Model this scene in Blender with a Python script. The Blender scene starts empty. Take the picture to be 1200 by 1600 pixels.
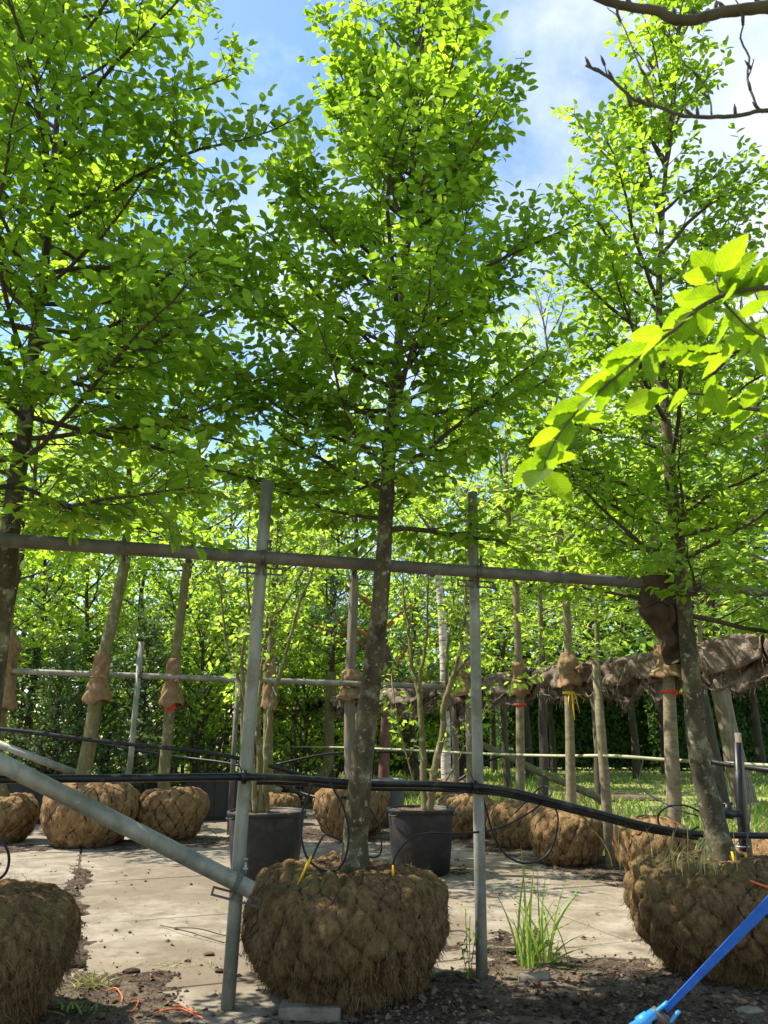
import bpy, math, random
import numpy as np
from mathutils import Vector, Matrix

# ------------------------------------------------------------------ camera, sky, sun
S = bpy.context.scene
F, PIT, CAMH = 1200.0, math.atan(350 / 1200), 1.5          # photo focal length in px, upward pitch, eye height
CP, SP = math.cos(PIT), math.sin(PIT)
cam = bpy.data.cameras.new('camera')
cam.sensor_fit = 'VERTICAL'; cam.sensor_height = 36; cam.lens = 36 * F / 1600
cam.clip_start = 0.05; cam.clip_end = 2000
cam.dof.use_dof = True; cam.dof.focus_distance = 5.6; cam.dof.aperture_fstop = 9
camo = bpy.data.objects.new('camera', cam); S.collection.objects.link(camo)
camo.location = (0, 0, CAMH); camo.rotation_euler = (math.pi / 2 + PIT, 0, 0)
S.camera = camo
SUN = Vector((-0.62, 0.13, 0.90)).normalized()             # towards the sun
w = bpy.data.worlds.new('World'); S.world = w; w.use_nodes = True
nt = w.node_tree; nt.nodes.clear(); N = nt.nodes.new; LK = nt.links.new
sky = N('ShaderNodeTexSky'); sky.sky_type = 'NISHITA'; sky.sun_disc = False
sky.sun_elevation = math.asin(SUN.z); sky.sun_rotation = math.atan2(SUN.x, SUN.y)
sky.air_density = 1.15; sky.dust_density = 0.5; sky.ozone_density = 1.5
tc = N('ShaderNodeTexCoord'); mp = N('ShaderNodeMapping'); mp.inputs['Scale'].default_value = (1.0, 1.0, 1.25)
mp.inputs['Location'].default_value = (3.25, 0.4, 1.1)
LK(tc.outputs['Generated'], mp.inputs['Vector'])
n1 = N('ShaderNodeTexNoise'); n1.inputs['Scale'].default_value = 2.3; n1.inputs['Detail'].default_value = 9; n1.inputs['Roughness'].default_value = .58
n1.inputs['Distortion'].default_value = .15
LK(mp.outputs['Vector'], n1.inputs['Vector'])
rp = N('ShaderNodeValToRGB'); rp.color_ramp.elements[0].position = .48; rp.color_ramp.elements[1].position = .70
rp.color_ramp.elements[0].color = (.03, .03, .03, 1); rp.color_ramp.elements[1].color = (.95, .95, .95, 1)
LK(n1.outputs['Fac'], rp.inputs['Fac'])
mx = N('ShaderNodeMix'); mx.data_type = 'RGBA'; mx.inputs['B'].default_value = (6.2, 6.5, 6.9, 1)
hs = N('ShaderNodeHueSaturation'); hs.inputs['Saturation'].default_value = 1.15; hs.inputs['Value'].default_value = 1.35
LK(sky.outputs[0], hs.inputs['Color'])
LK(rp.outputs['Color'], mx.inputs['Factor']); LK(hs.outputs['Color'], mx.inputs['A'])
bg = N('ShaderNodeBackground'); bg.inputs['Strength'].default_value = 0.1
out = N('ShaderNodeOutputWorld'); LK(mx.outputs['Result'], bg.inputs['Color']); LK(bg.outputs[0], out.inputs[0])
sl = bpy.data.lights.new('sun', 'SUN'); sl.energy = 4.8; sl.angle = math.radians(.55); sl.color = (1, .95, .85)
so = bpy.data.objects.new('sun', sl); S.collection.objects.link(so)
so.rotation_euler = SUN.to_track_quat('Z', 'Y').to_euler()
vs = S.view_settings
S.display_settings.display_device = 'sRGB'; vs.view_transform = 'Standard'; vs.look = 'None'; vs.gamma = 1; vs.exposure = 1.1; vs.use_curve_mapping = False
S.cycles.max_bounces = 9; S.cycles.diffuse_bounces = 6; S.cycles.transmission_bounces = 6; S.cycles.glossy_bounces = 3

# ------------------------------------------------------------------ pixel -> place
def ray(x, y):
    v = 800 - y
    return np.array((x - 600, F * CP - v * SP, F * SP + v * CP), float)
def G(x, y, z=0.0):                                          # where the pixel's ray meets height z
    r = ray(x, y); return np.array((0, 0, CAMH)) + r * ((z - CAMH) / r[2])
def P(x, y, Y):                                              # where it meets the plane at distance Y
    r = ray(x, y); return np.array((0, 0, CAMH)) + r * (Y / r[1])
def PP(lst, Y0, Y1=None):
    Y1 = Y0 if Y1 is None else Y1; n = len(lst) - 1
    return [P(x, y, Y0 + (Y1 - Y0) * i / n) for i, (x, y) in enumerate(lst)]
def nrm(a):
    a = np.asarray(a, float); return a / np.maximum(np.linalg.norm(a, axis=-1, keepdims=True), 1e-9)
UP = np.array((0, 0, 1.0))
C20, S20 = math.cos(math.radians(20)), math.sin(math.radians(20))
def EN(e, n): return np.array((C20 * e - S20 * n, S20 * e + C20 * n))     # paving axes -> x, y
def ne(X, Y): return C20 * X + S20 * Y, -S20 * X + C20 * Y

# ------------------------------------------------------------------ noise
_pr = np.random.RandomState(5)
_T = _pr.rand(64, 64, 64)
def vn(p, sc=1.0, seed=0):                                   # value noise 0..1
    p = np.asarray(p, float) * sc + seed * 7.31
    i = np.floor(p).astype(int); f = p - i; f = f * f * (3 - 2 * f); r = 0
    for a in (0, 1):
        for b in (0, 1):
            for c in (0, 1):
                wgt = (f[..., 0] if a else 1 - f[..., 0]) * (f[..., 1] if b else 1 - f[..., 1]) * (f[..., 2] if c else 1 - f[..., 2])
                r = r + wgt * _T[(i[..., 0] + a) % 64, (i[..., 1] + b) % 64, (i[..., 2] + c) % 64]
    return r
def fbm(p, sc=1.0, seed=0, o=4):
    r = 0; t = 0
    for k in range(o):
        r = r + vn(p, sc * 2 ** k, seed + k) * .5 ** k; t += .5 ** k
    return r / t

# ------------------------------------------------------------------ mesh helpers
COL = S.collection.objects
def mesh(name, V, Fs, mat=None, smooth=True):
    V = np.asarray(V, np.float32).reshape(-1, 3)
    Fs = [np.asarray(f, np.int32) for f in Fs if len(f)]
    me = bpy.data.meshes.new(name); me.vertices.add(len(V)); me.vertices.foreach_set('co', V.ravel())
    nl = sum(f.size for f in Fs); npol = sum(len(f) for f in Fs)
    me.loops.add(nl); me.loops.foreach_set('vertex_index', np.concatenate([f.ravel() for f in Fs]))
    me.polygons.add(npol); st = []; o = 0
    for f in Fs:
        st.append(o + np.arange(len(f)) * f.shape[1]); o += f.size
    me.polygons.foreach_set('loop_start', np.concatenate(st).astype(np.int32))
    me.polygons.foreach_set('use_smooth', np.full(npol, smooth))
    me.update(calc_edges=True); me.validate()
    if mat: me.materials.append(mat)
    return me
def tag(o, label=None, cat=None, group=None, kind=None):
    if label: o['label'] = label
    if cat: o['category'] = cat
    if group: o['group'] = group
    if kind: o['kind'] = kind
    return o
def ob(name, me, parent=None, **k):
    o = bpy.data.objects.new(name, me); COL.link(o)
    if parent is not None: o.parent = parent
    return tag(o, **k)
def thing(name, loc, label, cat, group=None, rz=0):
    o = bpy.data.objects.new(name, None); COL.link(o); o.location = [float(c) for c in loc]; o.rotation_euler = (0, 0, rz)
    o.empty_display_size = .1
    return tag(o, label, cat, group)
class MB:
    def __init__(s): s.V = []; s.Q = []; s.T = []; s.n = 0
    def add(s, V, Q=(), T=()):
        V = np.asarray(V, float).reshape(-1, 3); s.V.append(V)
        if len(Q): s.Q.append(np.asarray(Q) + s.n)
        if len(T): s.T.append(np.asarray(T) + s.n)
        s.n += len(V); return s
    def build(s, name, mat, parent=None, smooth=True, **k):
        V = np.concatenate(s.V)
        q = parent
        while q is not None:                                 # vertices come in world space
            V = V - np.array(q.location); q = q.parent
        me = mesh(name, V, [np.concatenate(q) for q in (s.Q, s.T) if len(q)], mat, smooth)
        return ob(name, me, parent, **k)
def tube(mb, pts, rad, n=8, cap=True, flat=None):
    pts = np.asarray(pts, float); k = len(pts); rad = np.broadcast_to(np.asarray(rad, float), (k,))
    T = nrm(np.gradient(pts, axis=0)); nv = np.cross(T[0], UP if abs(T[0][2]) < .9 else np.array((1., 0, 0))); nv /= np.linalg.norm(nv)
    Ns = []
    for i in range(k):
        nv = nv - T[i] * nv.dot(T[i]); nv /= max(np.linalg.norm(nv), 1e-9); Ns.append(nv)
    Ns = np.array(Ns); B = np.cross(T, Ns); a = np.arange(n) * 2 * math.pi / n
    V = pts[:, None] + rad[:, None, None] * (np.cos(a)[None, :, None] * Ns[:, None] + np.sin(a)[None, :, None] * B[:, None] * (flat or 1))
    i, j = np.meshgrid(np.arange(k - 1), np.arange(n), indexing='ij'); j2 = (j + 1) % n
    Q = np.stack([i * n + j, i * n + j2, (i + 1) * n + j2, (i + 1) * n + j], -1).reshape(-1, 4)
    V = V.reshape(-1, 3); T3 = []
    if cap:
        V = np.vstack([V, pts[0], pts[-1]]); c0, c1 = k * n, k * n + 1; jj = np.arange(n)
        T3 = np.vstack([np.stack([np.full(n, c0), (jj + 1) % n, jj], -1), np.stack([np.full(n, c1), (k - 1) * n + jj, (k - 1) * n + (jj + 1) % n], -1)])
    return mb.add(V, Q, T3)
def tubes(mb, pts, rad, n=4):                                # many tubes at once, pts (M,k,3)
    M, k, _ = pts.shape
    if M == 0: return mb
    T = nrm(np.gradient(pts, axis=1)); d = nrm(pts[:, -1] - pts[:, 0])
    ref = np.where((np.abs(d[:, 2]) < .75)[:, None], UP, np.array((1., 0, 0)))[:, None]
    Nn = nrm(np.cross(T, np.broadcast_to(ref, T.shape))); B = np.cross(T, Nn); a = np.arange(n) * 2 * math.pi / n
    V = pts[:, :, None] + rad[:, :, None, None] * (np.cos(a)[:, None] * Nn[:, :, None] + np.sin(a)[:, None] * B[:, :, None])
    m, i, j = np.meshgrid(np.arange(M), np.arange(k - 1), np.arange(n), indexing='ij'); j2 = (j + 1) % n; b = m * k * n
    Q = np.stack([b + i * n + j, b + i * n + j2, b + (i + 1) * n + j2, b + (i + 1) * n + j], -1).reshape(-1, 4)
    return mb.add(V, Q)
def box(mb, c, s, R=None):
    V = np.array([(x, y, z) for x in (-.5, .5) for y in (-.5, .5) for z in (-.5, .5)]) * np.asarray(s)
    if R is not None: V = V @ np.asarray(R).T
    return mb.add(V + np.asarray(c), [(0, 1, 3, 2), (4, 6, 7, 5), (0, 4, 5, 1), (2, 3, 7, 6), (0, 2, 6, 4), (1, 5, 7, 3)])
def lathe(mb, prof, c, n=32, cap=False):                     # prof: (r,z)
    prof = np.asarray(prof, float); k = len(prof); a = np.arange(n) * 2 * math.pi / n
    V = np.stack([prof[:, 0:1] * np.cos(a), prof[:, 0:1] * np.sin(a), np.repeat(prof[:, 1:2], n, 1)], -1).reshape(-1, 3) + np.asarray(c)
    i, j = np.meshgrid(np.arange(k - 1), np.arange(n), indexing='ij'); j2 = (j + 1) % n
    return mb.add(V, np.stack([i * n + j, i * n + j2, (i + 1) * n + j2, (i + 1) * n + j], -1).reshape(-1, 4))
def spline(pts, m=8):
    p = np.asarray(pts, float); p = np.vstack([2 * p[0] - p[1], p, 2 * p[-1] - p[-2]]); o = []
    for i in range(1, len(p) - 2):
        t = np.linspace(0, 1, m, endpoint=False)[:, None]; a, b, c, d = p[i - 1:i + 3]
        o.append(.5 * (2 * b + (c - a) * t + (2 * a - 5 * b + 4 * c - d) * t ** 2 + (3 * b - a - 3 * c + d) * t ** 3))
    return np.vstack(o + [p[-2][None]])
def frame(d, up=UP):                                         # rotation matrix with z along d
    d = nrm(d); x = np.cross(up, d)
    if np.linalg.norm(x) < 1e-3: x = np.array((1., 0, 0))
    x = nrm(x); return np.stack([x, np.cross(d, x), d], 1)

# ------------------------------------------------------------------ materials
def newmat(name):
    m = bpy.data.materials.new(name); m.use_nodes = True; t = m.node_tree; t.nodes.clear()
    return m, t, t.nodes.new, t.links.new
def ramp(n, cols):
    r = n('ShaderNodeValToRGB'); e = r.color_ramp.elements
    while len(e) < len(cols): e.new(.5)
    for k, (p, c) in enumerate(cols): e[k].position = p; e[k].color = (*c, 1)
    return r
def mat(name, cols, scale=6, rough=.8, bump=.0, bscale=30, bdist=.01, metal=0, stretch=(1, 1, 1), detail=8, spots=None, spec=.3, rrange=0, coat=0):
    m, t, n, l = newmat(name)
    tcn = n('ShaderNodeTexCoord'); mpn = n('ShaderNodeMapping'); mpn.inputs['Scale'].default_value = stretch
    l(tcn.outputs['Object'], mpn.inputs['Vector'])
    a = n('ShaderNodeTexNoise'); a.inputs['Scale'].default_value = scale; a.inputs['Detail'].default_value = detail; a.inputs['Roughness'].default_value = .62
    l(mpn.outputs[0], a.inputs['Vector']); r = ramp(n, cols); l(a.outputs['Fac'], r.inputs['Fac']); c = r.outputs['Color']
    for sp in (spots or []):                                 # (scale, lo, hi, colour, amount)
        b = n('ShaderNodeTexNoise'); b.inputs['Scale'].default_value = sp[0]; b.inputs['Detail'].default_value = 6; b.inputs['Roughness'].default_value = .65
        off = n('ShaderNodeVectorMath'); off.inputs[1].default_value = (sp[0] * 1.7, 3.1, sp[0]); l(tcn.outputs['Object'], off.inputs[0]); l(off.outputs[0], b.inputs['Vector'])
        mr = n('ShaderNodeMapRange'); mr.inputs['From Min'].default_value = sp[1]; mr.inputs['From Max'].default_value = sp[2]; mr.inputs['To Max'].default_value = sp[4]
        l(b.outputs['Fac'], mr.inputs['Value']); x = n('ShaderNodeMix'); x.data_type = 'RGBA'; x.inputs['B'].default_value = (*sp[3], 1)
        l(mr.outputs[0], x.inputs['Factor']); l(c, x.inputs['A']); c = x.outputs['Result']
    p = n('ShaderNodeBsdfPrincipled'); p.inputs['Roughness'].default_value = rough; p.inputs['Metallic'].default_value = metal
    p.inputs['Specular IOR Level'].default_value = spec; p.inputs['Coat Weight'].default_value = coat
    if rrange:
        q = n('ShaderNodeMapRange'); q.inputs['To Min'].default_value = rough - rrange; q.inputs['To Max'].default_value = rough + rrange
        l(a.outputs['Fac'], q.inputs['Value']); l(q.outputs[0], p.inputs['Roughness'])
    l(c, p.inputs['Base Color'])
    if bump:
        b = n('ShaderNodeTexNoise'); b.inputs['Scale'].default_value = bscale; b.inputs['Detail'].default_value = 6; l(mpn.outputs[0], b.inputs['Vector'])
        u = n('ShaderNodeBump'); u.inputs['Strength'].default_value = bump; u.inputs['Distance'].default_value = bdist
        l(b.outputs['Fac'], u.inputs['Height']); l(u.outputs[0], p.inputs['Normal'])
    o = n('ShaderNodeOutputMaterial'); l(p.outputs[0], o.inputs[0]); return m
def leafmat(name, c0, c1, trans, tfac=.5, rough=.45, spec=.35, veins=False):
    m, t, n, l = newmat(name)
    g = n('ShaderNodeNewGeometry'); oi = n('ShaderNodeObjectInfo'); ad = n('ShaderNodeMath'); ad.operation = 'ADD'
    l(g.outputs['Random Per Island'], ad.inputs[0]); l(oi.outputs['Random'], ad.inputs[1])
    fr = n('ShaderNodeMath'); fr.operation = 'FRACT'; l(ad.outputs[0], fr.inputs[0])
    tco = n('ShaderNodeTexCoord'); nzz = n('ShaderNodeTexNoise'); nzz.inputs['Scale'].default_value = 1.6; nzz.inputs['Detail'].default_value = 2; l(tco.outputs['Object'], nzz.inputs['Vector'])
    mm = n('ShaderNodeMapRange'); mm.inputs['From Min'].default_value = .32; mm.inputs['From Max'].default_value = .68; mm.inputs['To Min'].default_value = -.3; mm.inputs['To Max'].default_value = .45; l(nzz.outputs['Fac'], mm.inputs['Value'])
    sc_ = n('ShaderNodeMath'); sc_.operation = 'MULTIPLY_ADD'; sc_.inputs[1].default_value = .75; l(fr.outputs[0], sc_.inputs[0]); l(mm.outputs[0], sc_.inputs[2]); sc_.use_clamp = True; fr = sc_   # clumps of younger, paler leaves
    r = ramp(n, [(0, c0), (1, c1)]); l(fr.outputs[0], r.inputs['Fac'])
    tr = ramp(n, [(0, [v * .6 for v in trans]), (1, [min(1, v * q_) for v, q_ in zip(trans, (1.32, 1.18, 1.3))])]); l(fr.outputs[0], tr.inputs['Fac'])
    p = n('ShaderNodeBsdfPrincipled'); p.inputs['Roughness'].default_value = rough; p.inputs['Specular IOR Level'].default_value = spec
    l(r.outputs[0], p.inputs['Base Color'])
    tl = n('ShaderNodeBsdfTranslucent'); l(tr.outputs[0], tl.inputs['Color'])
    if veins:                                                # ribs running out from the midrib
        tcn = n('ShaderNodeTexCoord'); sx = n('ShaderNodeSeparateXYZ'); l(tcn.outputs['Object'], sx.inputs[0])
        def mth(op, a, b=None):
            q = n('ShaderNodeMath'); q.operation = op
            for i_, v_ in enumerate((a, b)):
                if v_ is None: continue
                if isinstance(v_, (int, float)): q.inputs[i_].default_value = v_
                else: l(v_, q.inputs[i_])
            return q.outputs[0]
        ax = mth('ABSOLUTE', sx.outputs[0]); rib = mth('PINGPONG', mth('SUBTRACT', mth('MULTIPLY', sx.outputs[1], 11.0), mth('MULTIPLY', ax, 9.0)), .5)
        rib = mth('LESS_THAN', rib, .075); mid = mth('LESS_THAN', ax, .012); vv = mth('MAXIMUM', rib, mid)
        nz = n('ShaderNodeTexNoise'); nz.inputs['Scale'].default_value = 5; nz.inputs['Detail'].default_value = 5; l(tcn.outputs['Object'], nz.inputs['Vector'])
        dk = n('ShaderNodeMix'); dk.data_type = 'RGBA'; dk.blend_type = 'MULTIPLY'; dk.inputs['B'].default_value = (.62, .68, .5, 1); l(vv, dk.inputs['Factor']); l(tr.outputs[0], dk.inputs['A'])
        d2 = n('ShaderNodeMix'); d2.data_type = 'RGBA'; d2.blend_type = 'MULTIPLY'; d2.inputs['B'].default_value = (.72, .78, .6, 1); l(nz.outputs['Fac'], d2.inputs['Factor']); l(dk.outputs['Result'], d2.inputs['A']); l(d2.outputs['Result'], tl.inputs['Color'])
    ms = n('ShaderNodeMixShader'); ms.inputs[0].default_value = tfac; l(p.outputs[0], ms.inputs[1]); l(tl.outputs[0], ms.inputs[2])
    o = n('ShaderNodeOutputMaterial'); l(ms.outputs[0], o.inputs[0]); return m
M = {}
M['leaf'] = leafmat('hornbeam_leaf', (.05, .125, .010), (.095, .195, .015), (.43, .69, .032), .58)
M['leaf_fore'] = leafmat('fore_leaf', (.07, .15, .012), (.10, .19, .015), (.46, .70, .014), .64, .5, veins=True)
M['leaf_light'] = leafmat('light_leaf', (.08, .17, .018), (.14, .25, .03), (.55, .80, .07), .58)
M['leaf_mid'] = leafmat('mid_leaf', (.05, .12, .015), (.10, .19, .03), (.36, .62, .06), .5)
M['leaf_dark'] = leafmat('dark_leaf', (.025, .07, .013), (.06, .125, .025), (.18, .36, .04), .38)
M['leaf_evergreen'] = leafmat('evergreen_leaf', (.04, .085, .022), (.12, .18, .06), (.2, .34, .06), .3, .3, .6)
M['needle'] = leafmat('needle', (.05, .10, .055), (.09, .15, .09), (.1, .2, .08), .25)
M['copper'] = leafmat('copper_leaf', (.16, .055, .015), (.26, .1, .02), (.5, .2, .03), .4)
M['grass'] = leafmat('grass_blade', (.09, .19, .02), (.21, .30, .055), (.42, .62, .09), .45)
M['dry'] = leafmat('dry_grass', (.28, .27, .09), (.42, .4, .16), (.4, .38, .12), .35)
M['bark'] = mat('hornbeam_bark', [(.3, (.026, .019, .009)), (.52, (.066, .051, .025)), (.75, (.125, .10, .052))], 9, .9, .9, 26, .012, stretch=(1, 1, .45),
                spots=[(7, .53, .63, (.23, .21, .115), .7), (3, .55, .68, (.035, .035, .022), .8), (22, .58, .66, (.36, .36, .28), .6)])
M['bark_dark'] = mat('dark_bark', [(.3, (.03, .025, .018)), (.7, (.09, .075, .05))], 10, .9, .6, 40, .008, stretch=(1, 1, .4))
M['twig'] = mat('twig_bark', [(.3, (.035, .027, .018)), (.7, (.085, .065, .04))], 20, .85)
M['bark_olive'] = mat('olive_bark', [(.3, (.085, .078, .028)), (.7, (.18, .155, .065))], 12, .85, .4, 40, .004, stretch=(1, 1, .5), spots=[(8, .56, .66, (.37, .37, .27), .6)])
M['bark_brown'] = mat('brown_bark', [(.3, (.10, .08, .055)), (.7, (.24, .2, .145))], 14, .9, .9, 18, .02, stretch=(1.6, 1.6, .18))
M['bark_birch'] = mat('birch_bark', [(.38, (.12, .09, .07)), (.5, (.5, .42, .34)), (.7, (.66, .58, .5))], 10, .8, .2, 40, .003, stretch=(.5, .5, 2.2))
M['bark_pine'] = mat('pine_bark', [(.3, (.12, .05, .025)), (.7, (.42, .17, .06))], 9, .9, .6, 20, .01, stretch=(1, 1, .4))
M['bark_pine_low'] = mat('pine_bark_low', [(.3, (.07, .035, .028)), (.7, (.2, .1, .075))], 9, .9, .6, 20, .01, stretch=(1, 1, .4))
M['bark_ivory'] = mat('pale_bark', [(.3, (.12, .09, .05)), (.7, (.25, .21, .13))], 12, .9, .4, 30, .004, stretch=(1, 1, 2.0), spots=[(6, .56, .66, (.1, .09, .06), .5)])
def burlap(name, a, b, c, moss=None):
    sp = [(5, .52, .68, c, .75), (60, .5, .7, [v * .45 for v in a], .5)]
    if moss: sp.append((3.5, .5, .66, moss, .75))
    return mat(name, [(.3, a), (.7, b)], 28, .95, 1.0, 85, .012, stretch=(1, 1, .45), spots=sp, spec=.1)
M['ball_near'] = burlap('weathered_burlap', (.045, .026, .011), (.225, .138, .062), (.034, .019, .008), (.155, .115, .042))
M['ball_far'] = burlap('new_burlap', (.125, .07, .028), (.33, .205, .095), (.08, .04, .016))
M['fibre'] = leafmat('jute_fibre', (.06, .035, .015), (.29, .19, .09), (.2, .13, .06), .15, .9, .05)
M['sack'] = mat('old_sacking', [(.3, (.055, .040, .030)), (.52, (.17, .128, .095)), (.72, (.30, .235, .18))], 7, .95, 1.0, 60, .012, spots=[(3, .5, .65, (.06, .05, .03), .7), (14, .56, .66, (.33, .27, .21), .5)], spec=.1)
M['sack_dark'] = mat('dark_sacking', [(.3, (.035, .022, .015)), (.7, (.10, .066, .042))], 9, .95, .8, 90, .006, spec=.1)
M['sack_tan'] = mat('tan_burlap', [(.3, (.15, .092, .045)), (.7, (.30, .20, .11))], 12, .95, .8, 120, .005, spots=[(5, .54, .66, (.16, .09, .04), .6)], spec=.1)
M['net_shade'] = mat('twine_groove_shade', [(.3, (.012, .008, .005)), (.7, (.035, .024, .014))], 30, .9)  # near-black twine, its colour also painting shade into the quilting grooves
M['galv'] = mat('galvanised_steel', [(.3, (.165, .155, .115)), (.5, (.25, .24, .19)), (.7, (.34, .33, .275))], 8, .6, .25, 60, .002, .25, stretch=(1, 1, .3), rrange=.12,
                spots=[(4, .48, .62, (.13, .14, .10), .8), (30, .6, .7, (.42, .42, .38), .4), (2.2, .56, .68, (.15, .10, .06), .6)])
M['galv_rough'] = mat('dull_steel', [(.3, (.075, .068, .055)), (.7, (.17, .155, .13))], 10, .7, .25, 60, .002, .2, rrange=.1, spots=[(3, .54, .66, (.13, .085, .055), .6), (18, .6, .7, (.36, .37, .35), .35)])
M['iron'] = mat('clamp_iron', [(.3, (.05, .045, .04)), (.7, (.16, .145, .12))], 25, .6, .3, 80, .001, .6)
M['steel'] = mat('bright_steel', [(.3, (.22, .22, .21)), (.7, (.4, .4, .39))], 20, .45, 0, metal=.8)
M['hose'] = mat('black_hose', [(.3, (.005, .005, .006)), (.7, (.012, .012, .013))], 12, .42, spec=.3, spots=[(9, .58, .66, (.09, .085, .07), .5)])
M['tubing'] = mat('drip_tube', [(.3, (.006, .006, .007)), (.7, (.014, .014, .014))], 12, .45, spec=.25)
M['pot'] = mat('grey_plastic_pot', [(.3, (.010, .0098, .010)), (.7, (.020, .019, .019))], 5, .55, .15, 30, .002, spec=.3, rrange=.1, spots=[(4, .52, .68, (.07, .06, .048), .5), (40, .62, .7, (.12, .11, .09), .3)])
M['pot_blue'] = mat('blue_grey_pot', [(.3, (.04, .05, .06)), (.7, (.07, .085, .095))], 5, .5, spec=.5)
M['crate'] = mat('black_crate', [(.3, (.008, .009, .011)), (.7, (.016, .018, .02))], 9, .5, spec=.5)
M['potsoil'] = mat('bark_mulch', [(.35, (.06, .032, .02)), (.6, (.17, .095, .06)), (.75, (.3, .2, .14))], 40, .95, 1, 60, .02)
M['concrete'] = mat('concrete_slab', [(.28, (.14, .112, .08)), (.5, (.25, .21, .155)), (.72, (.325, .278, .213))], 2.6, .9, .25, 90, .003, detail=11,
                    spots=[(.55, .48, .6, (.15, .115, .078), .85), (2.2, .54, .66, (.12, .095, .065), .75), (22, .6, .68, (.08, .06, .042), .8), (70, .64, .72, (.42, .38, .31), .4), (6, .5, .66, (.12, .092, .062), .7), (1.4, .5, .6, (.19, .15, .10), .6)], spec=.2)
M['soil'] = mat('dark_soil', [(.3, (.022, .015, .010)), (.5, (.06, .043, .030)), (.72, (.15, .115, .08))], 14, .97, 1, 45, .03, spots=[(1.1, .5, .64, (.20, .155, .105), .7), (50, .6, .68, (.24, .19, .13), .6)], spec=.1)
M['ground'] = mat('meadow_ground', [(.3, (.13, .16, .04)), (.5, (.26, .255, .09)), (.7, (.36, .32, .14))], .9, .95, .6, 20, .03, detail=10, spots=[(6, .5, .65, (.07, .13, .02), .7), (.35, .55, .66, (.13, .09, .06), .6)], spec=.1)
M['chip'] = leafmat('litter', (.03, .017, .010), (.26, .175, .11), (.1, .06, .03), .1, .9, .1)
M['clod'] = leafmat('clods', (.03, .02, .014), (.14, .10, .07), (.03, .02, .01), .02, .95, .1)
M['strap_blue'] = mat('blue_webbing', [(.3, (.008, .075, .36)), (.7, (.015, .11, .50))], 40, .7, .6, 220, .001, spec=.3)
M['blue_metal'] = mat('blue_lacquer', [(.3, (.02, .22, .6)), (.7, (.03, .28, .7))], 8, .35, spec=.5, coat=.3)
M['yellow'] = mat('yellow_plastic', [(.3, (.75, .42, .01)), (.7, (.85, .52, .02))], 8, .5)
M['orange'] = mat('orange_twine', [(.3, (.55, .10, .03)), (.7, (.75, .2, .07))], 20, .7)
M['red'] = mat('red_tape', [(.3, (.6, .02, .015)), (.7, (.75, .04, .03))], 8, .6)
M['white'] = mat('white_label', [(.3, (.7, .7, .68)), (.7, (.85, .85, .82))], 8, .6)
M['webbing'] = mat('cream_webbing', [(.3, (.27, .27, .15)), (.7, (.42, .40, .26))], 9, .8, spots=[(3, .5, .64, (.25, .28, .10), .7)])
M['log'] = mat('grey_block', [(.3, (.13, .105, .07)), (.7, (.26, .22, .16))], 14, .95, .8, 40, .006)
M['brick'] = mat('pale_brick', [(.3, (.38, .27, .2)), (.7, (.55, .44, .36))], 9, .9, .4, 40, .004)
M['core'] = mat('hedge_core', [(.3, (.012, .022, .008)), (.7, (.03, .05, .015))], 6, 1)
M['timber'] = mat('timber', [(.3, (.25, .16, .09)), (.7, (.42, .29, .17))], 8, .85, .5, 30, .004, stretch=(1, 1, .15))
# ------------------------------------------------------------------ growing things
LEAF8 = (np.array([(0, -.02, 0), (-.25, .24, .06), (0, .30, -.02), (.25, .24, .06), (-.27, .62, .03), (0, .66, -.05), (.27, .62, .03), (-.12, .88, -.05), (.12, .88, -.05), (0, 1.0, -.12)]),
         np.array([(1, 4, 5, 2), (2, 5, 6, 3), (4, 7, 9, 5), (5, 9, 8, 6)]), np.array([(0, 1, 2), (0, 2, 3)]))
LEAF2 = (np.array([(0, 0, 0), (-.34, .45, .07), (.34, .45, .07), (0, 1, -.06)]), np.zeros((0, 4), int), np.array([(0, 1, 3), (0, 3, 2)]))
LEAFN = (np.array([(0, 0, 0), (-.15, .4, .02), (.15, .4, .02), (0, 1, -.15)]), np.zeros((0, 4), int), np.array([(0, 1, 3), (0, 3, 2)]))
def basis(D, Nr):
    D = nrm(D); X = nrm(np.cross(D, Nr)); Z = np.cross(X, D); return X, D, Z
def leaves(mb, pos, D, Nr, size, tpl=LEAF8):
    X, D, Z = basis(D, Nr); tv, tq, tt = tpl; n = len(pos)
    V = pos[:, None] + size[:, None, None] * (tv[None, :, 0:1] * X[:, None] + tv[None, :, 1:2] * D[:, None] + tv[None, :, 2:3] * Z[:, None])
    o = (np.arange(n) * len(tv))[:, None, None]
    mb.add(V, (tq[None] + o).reshape(-1, 4) if len(tq) else (), (tt[None] + o).reshape(-1, 3))
def curves(rng, st, D, L, k, up, wander):
    D = nrm(D); pts = [st]; up = np.broadcast_to(np.asarray(up, float), (len(st),))
    for i in range(k - 1):
        D = nrm(D + up[:, None] * UP / (k - 1) + rng.normal(size=D.shape) * wander); pts.append(pts[-1] + D * (L / (k - 1))[:, None])
    return np.stack(pts, 1)
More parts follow.
